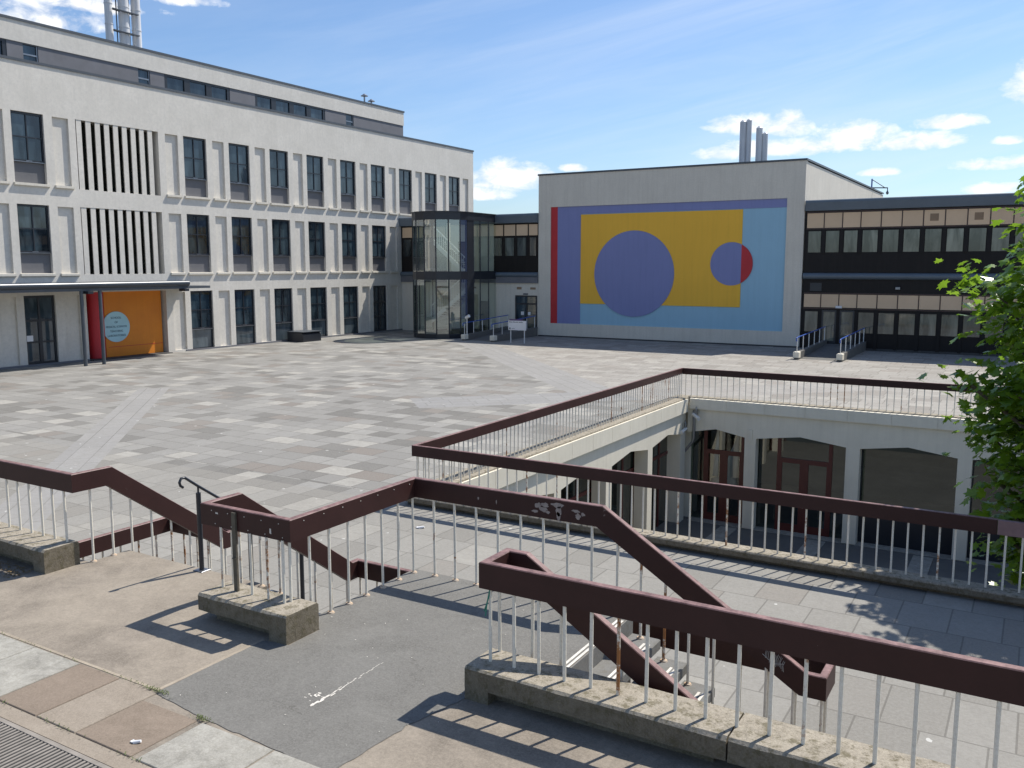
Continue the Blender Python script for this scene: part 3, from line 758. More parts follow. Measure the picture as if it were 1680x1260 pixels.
# black centre handrail on the far steps
t = thing('handrail', 'black tubular handrail with hooked ends on three posts in the middle of the far steps', 'handrail', (-8.8, 7.22, ZD))
SLY = 0.715
def hz(y): return 2.435-SLY*(y-7.22)
mb = MB()
pts = [(-8.8,7.22-0.18+0.05*math.cos(a),hz(7.04)-0.075+0.075*math.sin(a)) for a in [math.pi*1.35-math.pi*0.85*i/7 for i in range(8)]]
pts = [(-8.8,7.0,hz(7.04)-0.10),(-8.8,6.965,hz(7.04)-0.075),(-8.8,6.95,hz(7.04)-0.03),(-8.8,6.975,hz(7.04)+0.015),(-8.8,7.03,hz(7.04)+0.015)]
pts += [(-8.8,7.22,hz(7.22)),(-8.8,9.15,hz(9.15)),(-8.8,9.21,hz(9.21)-0.01),(-8.8,9.23,hz(9.21)-0.06),(-8.8,9.19,hz(9.21)-0.10)]
mb.tube(pts, 0.017, 8).build('rail', M['frame'], t)
for y, z0 in ((7.22, ZD), (8.02, ZD-3*ZD/7), (8.95, 0.0)):
    p = MB(); p.cyl((-8.8,y,z0),(-8.8,y,hz(y)-0.085),0.03,12); p.cyl((-8.8,y,hz(y)-0.085),(-8.8,y,hz(y)),0.012,8)
    p = p.build('post', M['frame'], t)
    MB().cbox(-8.88,-8.72,y-0.07,y+0.07,z0,z0+0.012,0.003).build('base_plate', M['steel'], p)

# ------------------------------------------------------------------ sunken courtyard: kerb, rails, arcades
CX = -11.4; CYF = 32.3; CYN = 15.42
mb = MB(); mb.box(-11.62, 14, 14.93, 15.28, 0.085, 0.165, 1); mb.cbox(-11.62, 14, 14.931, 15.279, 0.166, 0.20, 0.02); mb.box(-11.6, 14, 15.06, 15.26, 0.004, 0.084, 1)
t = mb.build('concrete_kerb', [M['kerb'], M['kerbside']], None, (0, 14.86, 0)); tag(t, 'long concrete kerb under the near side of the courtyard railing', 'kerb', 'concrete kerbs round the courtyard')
mb = MB(); mb.cbox(-11.95, -11.36, 15.43, 32.75, 0.004, 0.19, 0.02)
t = mb.build('concrete_kerb', M['kerb'], None, (-11.7, 15.4, 0)); tag(t, 'pale kerb under the railing on the long left side of the courtyard', 'kerb', 'concrete kerbs round the courtyard')
mb = MB(); mb.cbox(-11.43, 14, 32.34, 32.75, 0.004, 0.19, 0.02)
t = mb.build('concrete_kerb', M['kerb'], None, (0, 32.3, 0)); tag(t, 'kerb under the far side of the courtyard railing', 'kerb', 'concrete kerbs round the courtyard')
ZQ = 1.32
# near side: a lighter new plank stands in at the right
t = thing('railing', 'maroon railing along the near side of the sunken courtyard, with one faded plank', 'railing', (-5, 15.1, 0), 'railings round the sunken courtyard')
beam([(-11.42,15.03,ZQ),(-0.36,15.03,ZQ)]).build('top_rail', M['beam'], t)
tag(beam([(-0.355,15.02,ZQ-0.004),(2.6,15.02,ZQ-0.004)], h=0.225).build('plank', M['bareplank'], t), 'faded pink-grey plank')
beam([(2.605,15.03,ZQ),(13.5,15.03,ZQ)]).build('top_rail', M['beam'], t)
for x in steps(-11.36, 4.3, 0.226): balu(t, x, 15.10, 0.19, ZQ-BH+0.01, False, 1.05)
t = thing('railing', 'maroon railing along the long left side of the sunken courtyard', 'railing', (-11.65, 24, 0), 'railings round the sunken courtyard')
beam([(-11.40,15.07,ZQ-0.003),(-11.70,32.40,ZQ-0.05)]).build('top_rail', M['beam'], t)
for y in steps(15.3, 32.3, 0.2): balu(t, -11.48-0.18*(y-15.3)/17, y, 0.18, ZQ-BH-0.01, False, 1.05)
t = thing('railing', 'maroon railing along the far side of the sunken courtyard', 'railing', (-5, 32.5, 0), 'railings round the sunken courtyard')
beam([(-11.75,32.44,ZQ-0.055),(14,32.44,ZQ-0.055)]).build('top_rail', M['beam'], t)
for x in steps(-11.55, 2.6, 0.232): balu(t, x, 32.46, 0.18, ZQ-BH-0.05, False, 1.05)

SPR, APX = -1.18, -0.97
def arcade(t, cols, lo, hi, face, axis, backd, mats):
    """columns and shallow peaked arches; u runs along the wall, depth goes away from the courtyard"""
    sg = -1 if axis == 'x' else 1
    def bx(mb, u0, u1, d0, d1, z0, z1, m=0):
        if axis == 'x': mb.box(face-d0, face-d1, u0, u1, z0, z1, m)
        else: mb.box(u0, u1, face+d0, face+d1, z0, z1, m)
    for a, b in cols:
        mb = MB(); bx(mb, a, b, 0.0, backd, ZC, SPR-0.002); bx(mb, a-0.0, b+0.0, -0.0, backd, SPR-0.002, -0.30)
        mb.build('column', mats, t)
    mb = MB()
    E = [lo]+[v for c in cols for v in c]+[hi]
    for i in range(0, len(E), 2):
        a, b = E[i], E[i+1]
        if b-a < 0.05: continue
        m_ = (a+b)/2
        pl = [(a,-0.30),(b,-0.30),(b,SPR),(m_,APX),(a,SPR)]
        mb.prism(pl, 'x' if axis == 'x' else 'y', face-0.002 if axis == 'x' else face+0.002, face-backd if axis == 'x' else face+backd)
    mb.build('arches', mats, t)

t = thing('arcade', 'cream arcade with shallow peaked openings on the sunlit left side of the courtyard', 'arcade', (CX, 24, ZC), 'arcades round the sunken courtyard')
arcade(t, [(18.04,18.44),(21.48,21.89),(24.94,25.37),(28.39,28.81)], CYN, 31.75, CX, 'x', 0.5, M['cream'])
mb = MB(); n = 12
for i in range(n):
    y0 = 15.44+(32.1-15.44)*i/n; mb.box(CX+0.03, CX+0.10, y0+0.006, y0+(32.1-15.44)/n-0.006, -0.36, 0.13)
mb.box(CX+0.028, CX+0.085, 15.43, 32.1, -0.35, 0.125)
mb.box(CX-0.04, CX+0.029, 15.43, 32.1, -0.349, 0.003)
mb.build('coping', M['cream'], t)
mb = MB(); mb.box(CX-1.2, CX-0.001, 15.44, 33.4, -0.299, -0.01); mb.box(CX-0.75, CX-0.05, 31.75, 32.29, ZC, -0.3)
mb.build('ceiling', M['cream'], t)
E = [CYN,18.04,18.44,21.48,21.89,24.94,25.37,28.39,28.81,31.75]
for i in range(0, 10, 2):
    w = MB(); a, b = E[i]-0.2, E[i+1]+0.2
    for y in (a, a+(b-a)/3, a+2*(b-a)/3, b-0.09): w.box(CX-0.62, CX-0.54, y, y+0.09, ZC, -0.3)
    w.box(CX-0.615, CX-0.545, a, b, -2.0, -1.88)
    w = w.build('window', M['timberred'], t)
    MB().box(CX-0.60, CX-0.575, a, b, ZC, -0.3).build('pane', M['paneC'], w)
t2 = thing('arcade', 'cream arcade with red-brown doors on the shaded far side of the courtyard', 'arcade', (-5, CYF, ZC), 'arcades round the sunken courtyard')
FC = [(-9.16,-8.75),(-5.58,-5.12),(-2.06,-1.63),(1.50,1.94),(5.06,5.50),(8.6,9.04)]
arcade(t2, FC, -11.38, 13, CYF, 'y', 0.42, M['cream'])
mb = MB(); n = 17; w_ = (13+11.28)/n
for i in range(n): mb.box(-11.28+w_*i+0.006, -11.28+w_*(i+1)-0.006, CYF-0.13, CYF+0.05, -0.24, 0.15)
mb.box(-11.27, 13, CYF-0.115, CYF+0.045, -0.235, 0.145)
mb.build('coping', M['cream'], t2)
mb = MB(); mb.box(-11.38, 13, CYF+0.003, CYF+0.42, -0.299, -0.01); mb.box(-11.78, -11.38, CYF+0.45, CYF+0.75, ZC, -0.3)
mb.build('lintel', M['cream'], t2)
YW = CYF+0.46
def door_pair(a, b, tz, full):
    w = MB()
    for x in (a, b-0.13): w.box(x, x+0.13, YW, YW+0.08, ZC, -0.9)
    m_ = (a+b)/2
    w.box(m_-0.10, m_+0.10, YW, YW+0.078, ZC, tz); w.box(a, b, YW+0.001, YW+0.079, tz, tz+0.17)
    w.box(a, b, YW+0.002, YW+0.077, ZC, ZC+0.30)
    for x in (a+0.13, m_+0.10): w.box(x, x+0.055, YW+0.003, YW+0.076, ZC+0.3, tz)
    for x in (m_-0.155, b-0.185): w.box(x, x+0.055, YW+0.003, YW+0.076, ZC+0.3, tz)
    return w.build('door', M['timberred'], t2)
d = door_pair(-10.86, -9.28, -2.02, 0)
MB().add([(-11.38,YW+0.04,ZC),(-8.95,YW+0.04,ZC),(-8.95,YW+0.04,-0.5),(-11.38,YW+0.04,-0.5)],[(0,1,2,3)]).build('pane', M['glassd'], d)
cu = MB()
for x0, x1, sk in ((-10.62,-10.28,0.12),(-9.98,-9.50,-0.22)):
    cu.prism([(x0+sk,-2.9),(x1,-2.9),(x1,-1.05),(x0+max(0,-sk)+0.25,-1.05)], 'y', YW+0.02, YW+0.028)
cu.prism([(-10.6,-3.3),(-9.5,-3.3),(-9.55,-2.95),(-10.0,-2.8),(-10.55,-3.0)], 'y', YW+0.016, YW+0.022)
cu.build('curtain', M['paneD'], d)
d = door_pair(-8.06, -6.10, -2.05, 0)
MB().add([(-8.9,YW+0.04,ZC),(-5.0,YW+0.04,ZC),(-5.0,YW+0.04,-0.5),(-8.9,YW+0.04,-0.5)],[(0,1,2,3)]).build('pane', M['glassd'], d)
for a, b in ((-5.2,-2.0),(-1.7,1.55),(1.9,5.1),(5.45,8.65)):
    w = MB(); w.box(a, b, YW, YW+0.07, -3.62, -3.54); w.box(a, a+0.12, YW+0.001, YW+0.07, ZC, -0.5); w.box(a, b, YW+0.002, YW+0.07, ZC, -3.62)
    w = w.build('window', M['frame'], t2)
    MB().add([(a+0.02,YW+0.04,-3.54),(b,YW+0.04,-3.54),(b,YW+0.04,-0.5),(a+0.02,YW+0.04,-0.5)],[(0,1,2,3)]).build('pane', M['glassd'], w)
mb = MB(); mb.box(-11.4,13,YW+0.1,YW+7,ZC+0.005,ZC+0.03); mb.build('room_floor', M['roomfloor'], t2)
mb = MB(); mb.box(-11.6,13.2,YW+7,YW+7.2,ZC,-0.2); mb.box(-11.6,-11.41,YW+0.3,YW+7,ZC,-0.2); mb.build('room_wall', M['roomwall'], t2)
mb = MB(); mb.box(-11.6,13.2,YW+0.1,YW+7.2,-0.29,-0.2); mb.build('room_ceiling', M['roomwall'], t2)
for x, y in ((-7.9,YW+1.6),(-6.4,YW+2.4),(-4.2,YW+1.3),(-2.9,YW+1.5),(-0.8,YW+1.2),(0.6,YW+2.0),(-9.9,YW+1.5)):
    mb = MB(); mb.box(x-0.6,x+0.6,y-0.35,y+0.35,ZC+0.71,ZC+0.75)
    for q in (-0.55,0.51): mb.box(x+q,x+q+0.04,y-0.3,y+0.3,ZC+0.03,ZC+0.709)
    mb.build('desk', M['slabbeige'], t2)
mb = MB(); mb.cbox(-9.02,-8.88,CYF-0.05,CYF-0.004,-1.28,-0.86,0.01); mb.build('wall_light', M['cream'], t2)
mb = MB(); mb.tube([(-11.1,CYF-0.07,-0.3),(-11.1,CYF-0.07,-1.35),(-11.12,CYF-0.07,-1.5),(-11.62,CYF+0.1,-2.1),(-11.66,CYF+0.1,-2.25),(-11.66,CYF+0.1,ZC)], 0.055, 10)
mb.cyl((-11.64,CYF-0.1,-1.5),(-11.64,CYF-0.1,ZC),0.06,10)
mb.build('downpipe', M['steel'], t2)
mb = MB(); mb.box(-11.3,13,CYF-0.0,CYF+0.5,ZC+0.001,ZC+0.02); mb.build('threshold', M['slabpale'], t2)
# two cameras at the courtyard corner
def cctv(loc, d, label):
    t = thing('security_camera', label, 'security camera', loc, 'security cameras in the courtyard corner')
    x, y, z = loc; d = Vector(d).normalized()
    mb = MB(); mb.box(x-0.05,x+0.05,y+0.02,y+0.10,z-0.02,z+0.18); mb.tube([(x,y+0.05,z+0.18),(x+0.02,y-0.04,z+0.30),(x+0.05,y-0.08,z+0.22),(x+0.04,y-0.05,z+0.03)],0.018,6)
    mb.build('bracket', M['steel'], t)
    c = Vector((x,y-0.06,z-0.06)); mb = MB(); mb.cyl(c-d*0.14, c+d*0.22, 0.068, 12); mb.cyl(c+d*0.215, c+d*0.28, 0.075, 12, r2=0.078)
    mb.build('housing', M['steelwhite'], t)
cctv((-11.0,CYF-0.20,-0.42), (0.75,-0.6,-0.28), 'white camera on a bracket pointing out over the courtyard from its far corner')
cctv((-11.32,31.85,-0.95), (-0.1,-1,-0.25), 'smaller camera lower down in the shaded courtyard corner beside the downpipe')

# ------------------------------------------------------------------ the laboratory building on the left
P0, PIT, WW = 36.71, 3.4536, 1.69
def yb(n): return P0+PIT*n
A = thing('laboratory_building', 'three-storey white rendered block with a set-back grey-banded top floor and tall narrow windows', 'building', (XA, 36, 0))
rec = []
WIN2 = [-3]+list(range(0, 9)); WIN1 = [-3]+list(range(0, 6)); WIN0 = list(range(0, 5))
for lev, wins in (((9.32,12.82), WIN2), ((4.76,8.25), WIN1)):
    for n in wins: rec.append((yb(n), yb(n)+WW, lev[0], lev[1], 0.26))
    for n in [-3,-2]+list(range(0, max(wins)+2)): rec.append((yb(n)-1.29, yb(n)-0.40, lev[0], lev[1]-0.03, 0.13))
for n in WIN0+[-3, 5]: rec.append((yb(n), yb(n)+WW, 0.03, 3.63, 0.26))
for n in [-3,-2]+list(range(0, 7)): rec.append((yb(n)-1.29, yb(n)-0.40, 0.12, 3.60, 0.13))
LV = [(29.80,34.95,9.20,12.83),(29.80,34.95,4.69,8.26)]
for q in LV: rec.append((*q, 0.85))
rec.append((29.80,34.95,-0.15,3.72,1.3))
mb = relief(8, 68.2, -0.15, 15.25, rec, lambda u, v, d: (XA-d, u, v), back=1.35)
mb.box(XA-20, XA-1.35, 8, 68.2, -0.15, 15.2)
mb.build('wall', M['render'], A)
mb = MB(); mb.box(XA-20, XA+0.05, 7.95, 68.27, 15.25, 15.38); mb.build('coping', M['coping'], A)
mb = MB(); mb.box(XA+0.003, XA+0.045, 36.2, 57.5, -0.02, 0.10); mb.box(XA+0.003, XA+0.045, 8, 29.8, -0.02, 0.10); mb.build('plinth', M['greyband'], A)

def win_tmpl(hh, split, low):
    """frame with a cross of glazing bars; origin at the lower corner of the opening"""
    f = 0.085; w = MB(); g0 = split
    def bar(y0, y1, z0, z1, d=0.0): w.box(-0.20-d, -0.11-d, y0, y1, z0, z1)
    bar(0, f, 0 if low else g0, hh); bar(WW-f, WW, 0 if low else g0, hh)
    bar(f, WW-f, hh-f*1.3, hh, 0.002); bar(f, WW-f, g0, g0+f, 0.002)
    bar(WW/2-0.028, WW/2+0.028, g0+f, hh-f*1.3, 0.012); bar(f, WW/2-0.028, (g0+hh)/2-0.03, (g0+hh)/2+0.03, 0.014); bar(WW/2+0.028, WW-f, (g0+hh)/2-0.03, (g0+hh)/2+0.03, 0.014)
    if low: bar(f, WW-f, 0, f, 0.003)
    return w
wt = {}
def add_window(kind, y, z):
    if kind in wt: return dup(wt[kind], A, (XA, y, z))
    hh = 3.49 if kind == 'u' else 3.58
    sp = 1.06 if kind == 'u' else 1.24
    o = place('window', win_tmpl(hh, sp, kind == 'g').mesh('window', M['frame']), A, (XA, y, z))
    def part(mb, name, m): place(name, mb.mesh(name, m), o, (XA, y, z))
    part(MB().box(-0.18, -0.17, 0.05, WW-0.05, sp+0.04, hh-0.03), 'pane', M['pane'])
    part(MB().box(-0.105, -0.07, WW/2-0.16, WW/2+0.16, sp+0.025, sp+0.055).box(-0.20, -0.03, 0.03, WW-0.03, sp-0.035, sp-0.003), 'handle', M['steel'])
    if kind == 'u': part(MB().box(-0.25, -0.17, 0.002, WW-0.002, 0.0, sp-0.036), 'spandrel_panel', M['spandrel'])
    else: part(MB().box(-0.18, -0.165, 0.05, WW-0.05, 0.06, sp-0.03), 'lower_pane', M['panelow'])
    wt[kind] = o
    return o
for n in WIN2: add_window('u', yb(n), 9.33)
for n in WIN1: add_window('u', yb(n), 4.765)
for n in WIN0: add_window('g', yb(n), 0.045)
sill = None
def add_sill(y0, y1, z):
    MB().prism([(XA-0.1, z+0.005),(XA+0.12, z-0.015),(XA+0.12, z-0.12),(XA+0.04, z-0.17),(XA-0.1, z-0.17)], 'y', y0, y1)
    mb = MB(); L = y1-y0
    mb.add([(XA-0.1,y0,z+0.005),(XA+0.12,y0,z-0.015),(XA+0.12,y0,z-0.13),(XA+0.002,y0,z-0.20),(XA-0.1,y0,z-0.20),
            (XA-0.1,y1,z+0.005),(XA+0.12,y1,z-0.015),(XA+0.12,y1,z-0.13),(XA+0.002,y1,z-0.20),(XA-0.1,y1,z-0.20)],
           [(4,3,2,1,0),(5,6,7,8,9),(0,1,6,5),(1,2,7,6),(2,3,8,7),(3,4,9,8)])
    return mb.mesh('window_sill', M['render2'], (XA, y0, z))
sm1 = add_sill(0, WW+0.16, 0); sm2 = add_sill(0, 1.03, 0)
for z, wins in ((9.32, WIN2), (4.76, WIN1)):
    for n in wins: place('window_sill', sm1, A, (XA, yb(n)-0.08, z)).location.x = 0
    for n in [-3,-2]+list(range(0, max(wins)+2)): place('panel_sill', sm2, A, (XA, yb(n)-1.36, z)).location.x = 0
for me in (sm1, sm2):
    for v in me.vertices: v.co.x -= 0
def fins(q):
    y0, y1, z0, z1 = q
    MB().box(XA-0.849, XA-0.80, y0+0.001, y1-0.001, z0+0.001, z1-0.001).build('louvre_backing', M['paneC'], A)
    for i in range(9):
        c = y0+(y1-y0)*(i+0.12)/9.35
        pts = [(XA-0.02, c+0.29),(XA-0.02, c-0.01),(XA-0.28, c+0.12),(XA-0.28, c+0.42)]
        MB().prism(pts, 'z', z0+0.001, z1-0.001).build('louvre_fin', M['render'], A)
for q in LV: fins(q)
# doors at ground level
for n, lightp in ((-3, True), (5, False)):
    y = yb(n); w = MB(); f = 0.10
    def bar(a, b, c, e, d=0.0): w.box(XA-0.22-d, XA-0.12-d, y+a, y+b, c, e)
    bar(0, f, 0.03, 3.62); bar(WW-f, WW, 0.03, 3.62); bar(f, WW-f, 3.5, 3.62, .002); bar(f, WW-f, 2.28, 2.40, .002); bar(f, WW-f, 0.03, 0.20, .002)
    bar(WW/2-0.09, WW/2+0.09, 0.2, 2.28, .004); bar(WW/2-0.05, WW/2+0.05, 2.4, 3.5, .004); bar(f, WW/2-0.09, 1.18, 1.26, .006); bar(WW/2+0.09, WW-f, 1.18, 1.26, .006)
    dr = w.build('door', M['frame'], A)
    MB().box(XA-0.20, XA-0.18, y+0.04, y+WW-0.04, 0.1, 3.58).build('pane', M['panelow'] if lightp else M['pane'], dr)
    if lightp:
        MB().box(XA-0.115, XA-0.105, y+0.08, y+0.42, 1.28, 1.58).build('notice', M['signwhite'], dr)
# orange entrance recess
YO = XA-0.30
mb = MB(); mb.box(YO-0.2, YO, 31.05, 34.80, 0.06, 3.71); mb.build('orange_wall', M['orange'], A)
mb = MB(); mb.box(YO+0.001, YO+0.014, 31.2, 34.79, 0.60, 0.625); mb.build('groove', M['red'], A)
mb = MB(); mb.cyl((YO-0.22,30.62,0.06),(YO-0.22,30.62,3.71),0.46,28); mb.build('red_column', M['red'], A)
mb = MB(); mb.box(XA-1.3, XA+0.35, 29.8, 34.95, -0.03, 0.05); mb.build('doorstep', M['tarmacdark'], A)
sg = thing('round_sign', 'round pale blue sign on the orange entrance wall', 'sign', (YO+0.03, 31.72, 1.74))
MB().cyl((YO+0.01,31.72,1.74),(YO+0.05,31.72,1.74),0.86,48).build('disc', M['signblue'], sg)
for txt, dz in (('SCHOOL', 0.50), ('OF', 0.25), ('MEDICAL SCIENCES', 0.0), ('TEACHING', -0.25), ('LABORATORIES', -0.50)):
    lettering(txt, 0.165 if len(txt) < 13 else 0.152, M['ink'], sg, (YO+0.053, 31.72, 1.74+dz), (R(90), 0, R(90)))
# penthouse
XP = XA-2.4
rp = [(8, 61.3, 15.3, 16.78, 0.05)]
PW = [(37.54,42.66,3),(44.86,51.78,4),(22.0,27.85,3)]
PS = [(28.72,29.55),(35.70,36.52),(54.1,54.98)]
for a, b, n in PW: rp.append((a, b, 15.6, 16.76, 0.14))
for a, b in PS: rp.append((a, b, 15.7, 16.74, 0.14))
mb = relief(8, 61.3, 16.79, 17.85, [], lambda u, v, d: (XP-d, u, v), back=0.4)
mb.box(XP-14, XP-0.4, 8, 61.3, 16.7, 17.8)
ph = mb.build('penthouse_wall', M['render'], A)
mb = relief(8, 61.26, 15.25, 16.79, rp[1:], lambda u, v, d: (XP-0.05-d, u, v), back=0.4)
mb.box(XP-14, XP-0.45, 8, 61.26, 15.2, 16.79)
mb.build('penthouse_band', M['greyband'], A)
mb = MB(); mb.box(XP-14, XP+0.05, 7.95, 61.36, 17.85, 17.98); mb.build('penthouse_coping', M['coping'], A)
for a, b, n in PW:
    w = MB(); wd = (b-a)/n
    w.box(XP-0.17, XP-0.07, a, b, 16.66, 16.76)
    for i in range(n+1):
        c = a+wd*i; w.box(XP-0.168, XP-0.068, max(a, c-0.22), min(b, c+0.22), 15.6, 16.66)
    w = w.build('penthouse_window', M['frame'], A)
    MB().box(XP-0.16, XP-0.14, a+0.02, b-0.02, 15.62, 16.7).build('pane', M['pane'], w)
for a, b in PS:
    w = MB(); w.box(XP-0.185, XP-0.10, b-0.07, b, 15.7, 16.74); w.box(XP-0.184, XP-0.098, a, b-0.07, 16.2, 16.28)
    w = w.build('penthouse_window', M['steel'], A)
    MB().box(XP-0.18, XP-0.16, a+0.01, b-0.01, 15.72, 16.73).build('pane', M['pane'], w)
# flues and roof cowls
XF = -54
for y, r, dx in ((38.95,0.25,0),(40.08,0.34,0),(41.03,0.30,0)):
    mb = MB(); mb.cyl((XF+dx,y,17.5),(XF+dx,y,26.5),r,18)
    for z in (20.9, 22.2, 24): mb.cyl((XF+dx,y,z),(XF+dx,y,z+0.06),r+0.025,18)
    mb.build('flue', M['flue'], A)
mb = MB()
for z in (20.55, 21.9, 23.5): mb.box(XF-0.05,XF+0.1,39.0,41.0,z,z+0.12); mb.box(XF+0.3,XF+0.5,39.0,40.9,z-0.06,z-0.0)
for y in (39.5,40.45): mb.box(XF-0.02,XF+0.05,y,y+0.05,17.5,26)
mb.build('flue_bracket', M['coping'], A)
for y, z in ((61.1,19.25),(62.0,18.95)):
    yy = y*50/50.6-0.5; mb = MB(); mb.cyl((-50,yy,17.5),(-50,yy,z),0.07,10); mb.cyl((-50,yy,z),(-50,yy,z+0.05),0.30,16); mb.cyl((-50,yy,z+0.05),(-50,yy,z+0.2),0.27,16,r2=0.06)
    mb.build('roof_cowl', M['steel'], A)
# entrance canopy
cp = MB(); cp.box(XA-0.002+0.01, -42.28, 12, 36.25, 3.86, 4.0); cn = cp.build('canopy', M['coping'], A)
MB().cyl((-42.3,12,4.16),(-42.3,34.7,4.16),0.16,14).box(XA+0.02,-42.35,12,34.65,4.002,4.28).build('gutter', M['gutter'], cn)
for y, x in ((28.05,-42.35),(29.1,-42.35)): MB().cyl((x,y,0),(x,y,3.86),0.095,14).build('canopy_post', M['coping'], cn)
for y in (19.5,28.2,34.2): MB().box(-42.5,-42.0,y,y+0.30,3.72,3.855).build('bracket', M['frame'], cn)
# low dark vent box in front of the windows
t = thing('vent_box', 'low black ventilation box standing against the white block', 'box', (-43.6, 45.2, 0))
mb = MB(); mb.prism([(-44.45,0),(-43.0,0),(-43.0,0.52),(-43.12,0.62),(-44.45,0.66)], 'y', 44.55, 46.3); mb.build('body', M['frame'], t)
mb = MB(); mb.box(-44.5,-42.95,44.5,46.35,0.662,0.70); mb.build('lid', M['coping'], t)

# ------------------------------------------------------------------ the mural building
C = thing('mural_building', 'windowless pale rendered hall with a big abstract mural of circles and rectangles on its front', 'building', (-22.5, YC, 0))
MX0, MX1, MZ0, MZ1 = -31.0, -14.18, 0.99, 9.36
mb = relief(-32.0, -13.1, -0.15, 11.62, [(MX0, MX1, MZ0, MZ1, 0.14)], lambda u, v, d: (u, YC+d, v), back=0.4)
mb.box(-32.0, -13.1, YC+0.4, 88, -0.15, 11.55)
mb.build('wall', M['render2'], C)
MB().box(-32.06, -13.04, YC-0.05, 88, 11.62, 11.74).build('coping', M['coping'], C)
MB().box(-32.0, -13.1, YC-0.03, YC-0.003, -0.02, 0.09).build('plinth', M['tarmacdark'], C)
mu = MB().box(MX0, MX1, YC+0.10, YC+0.138, MZ0, MZ1).build('mural', M['mlight'], C)
def mp(mb, name, m): return mb.build(name, M[m], mu)
mp(MB().box(MX0+0.002, -30.46, YC+0.07, YC+0.099, MZ0+0.002, MZ1-0.002), 'red_stripe', 'red')
mp(MB().prism([(-30.458,MZ0+0.003),(-28.60,MZ0+0.003),(-28.60,8.80),(MX1-0.003,8.80),(MX1-0.003,MZ1-0.003),(-30.458,MZ1-0.003)], 'y', YC+0.075, YC+0.0985), 'blue_border', 'mblue')
mp(MB().box(-28.585, -16.98, YC+0.055, YC+0.098, 2.47, 8.76), 'yellow_field', 'myellow')
def disc(cx, cz, r, y0, y1, a0=0.0, a1=2*math.pi, n=64):
    pts = [(cx+r*math.cos(a0+(a1-a0)*i/n), cz+r*math.sin(a0+(a1-a0)*i/n)) for i in range(n if abs(a1-a0-2*math.pi) < 1e-6 else n+1)]
    return MB().prism(pts, 'y', y0, y1)
mp(disc(-24.5, 4.60, 2.97, YC+0.02, YC+0.097), 'large_disc', 'mblue')
a_ = math.acos((-16.98+17.63)/1.40)
mp(disc(-17.63, 5.28, 1.40, YC+0.025, YC+0.096, a_, 2*math.pi-a_), 'small_disc', 'mblue')
mp(disc(-17.63, 5.28, 1.40, YC+0.028, YC+0.0955, -a_, a_), 'red_segment', 'red')
for x, z1, z2 in ((-19.62,15.55,15.65),(-18.42,15.02,14.62)):
    mb = MB(); mb.cyl((x,66,11.5),(x,66,z1),0.235,16); mb.cyl((x+0.40,66.1,11.5),(x+0.40,66.1,z2),0.20,16)
    mb.cyl((x,66,z1),(x,66,z1+0.14),0.235,16,r2=0.10); mb.cyl((x+0.40,66.1,z2),(x+0.40,66.1,z2+0.1),0.20,16,r2=0.1)
    mb.box(x+0.0,x+0.4,66.02,66.1,11.5,min(z1,z2)-0.05)
    mb.build('flue', M['flue'], C)
t = thing('roof_lamp', 'small blue bracket lamp on a post at the back edge of the mural hall roof', 'lamp', (-13.25, 82.6, 11.6))
MB().cyl((-13.25,82.6,11.6),(-13.25,82.6,12.55),0.06,8).build('post', M['blue'], t)
MB().cyl((-13.25,82.6,11.80),(-11.95,82.6,11.74),0.05,8).cyl((-13.25,82.6,12.5),(-12.2,82.6,11.78),0.035,8).build('arm', M['fascia'], t)
MB().cyl((-11.97,82.6,11.73),(-11.97,82.6,11.5),0.04,8).cyl((-11.97,82.6,11.5),(-11.97,82.6,11.3),0.05,10,r2=0.13).cyl((-11.97,82.6,11.3),(-11.97,82.6,11.18),0.13,10,r2=0.05).build('lamp_head', M['fascia'], t)

# ------------------------------------------------------------------ link block and office wing
def fascia_mb(x0, x1, Y, z0, z1, ov=0.22):
    r = 0.16; pts = [(Y, z0), (Y-ov, z0+0.02)]
    for i in range(6):
        a = math.pi/2*i/5; pts.append((Y-ov-0.05+(r-r*math.cos(a))*0.9-0.02, z1-r+r*math.sin(a)))
    pts += [(Y+0.4, z1), (Y+0.4, z0)]
    return MB().prism(pts, 'x', x0, x1)
B = thing('link_building', 'low black-clad link block with peach panels between the white block and the mural hall', 'building', (-38, YL, 0))
mb = MB(); mb.box(XA+0.01, -32.01, YL, YL+9, -0.1, 3.88); mb.build('wall', M['render2'], B)
mb = MB(); mb.box(XA+0.012, -32.012, YL+0.03, YL+9, 3.882, 8.3); mb.build('cladding', M['black'], B)
fascia_mb(XA+0.01, -32.015, YL, 8.28, 8.97).build('fascia', M['fascia'], B)
mb = MB(); mb.box(XA+0.01, -32.01, YL+0.4, YL+9, 8.25, 8.9); mb.build('roof', M['roof'], B)
MB().cyl((XA+0.01,YL-0.02,4.50),(-32.02,YL-0.02,4.50),0.19,14).build('ledge', M['fascia'], B)
MB().box(XA+0.012, -32.02, YL-0.12, YL+0.02, 3.885, 4.33).build('soffit_band', M['greyband'], B)
x = XA+0.14; i = 0
while x < -32.1:
    x1 = min(x+1.0, -32.03)
    MB().box(x+0.03, x1-0.03, YL-0.02, YL+0.02, 7.38, 8.18).build('peach_panel', M['peach'], B)
    MB().box(x+0.10, x1-0.16, YL+0.0, YL+0.025, 5.9, 7.22).build('window_pane', M['paneL'], B)
    x += 1.06; i += 1
dr = MB()
dx0, dx1 = -33.92, -32.06
for a, b, c, e in ((dx0,dx0+0.09,0.45,2.98),(dx1-0.09,dx1,0.45,2.98),(dx0+.09,dx1-.09,2.88,2.98),(dx0+.09,dx1-.09,2.30,2.42),(-33.0,-32.86,0.45,2.30),(dx0+.09,dx1-.09,.45,.6)):
    dr.box(a, b, YL-0.05, YL-0.002, c, e)
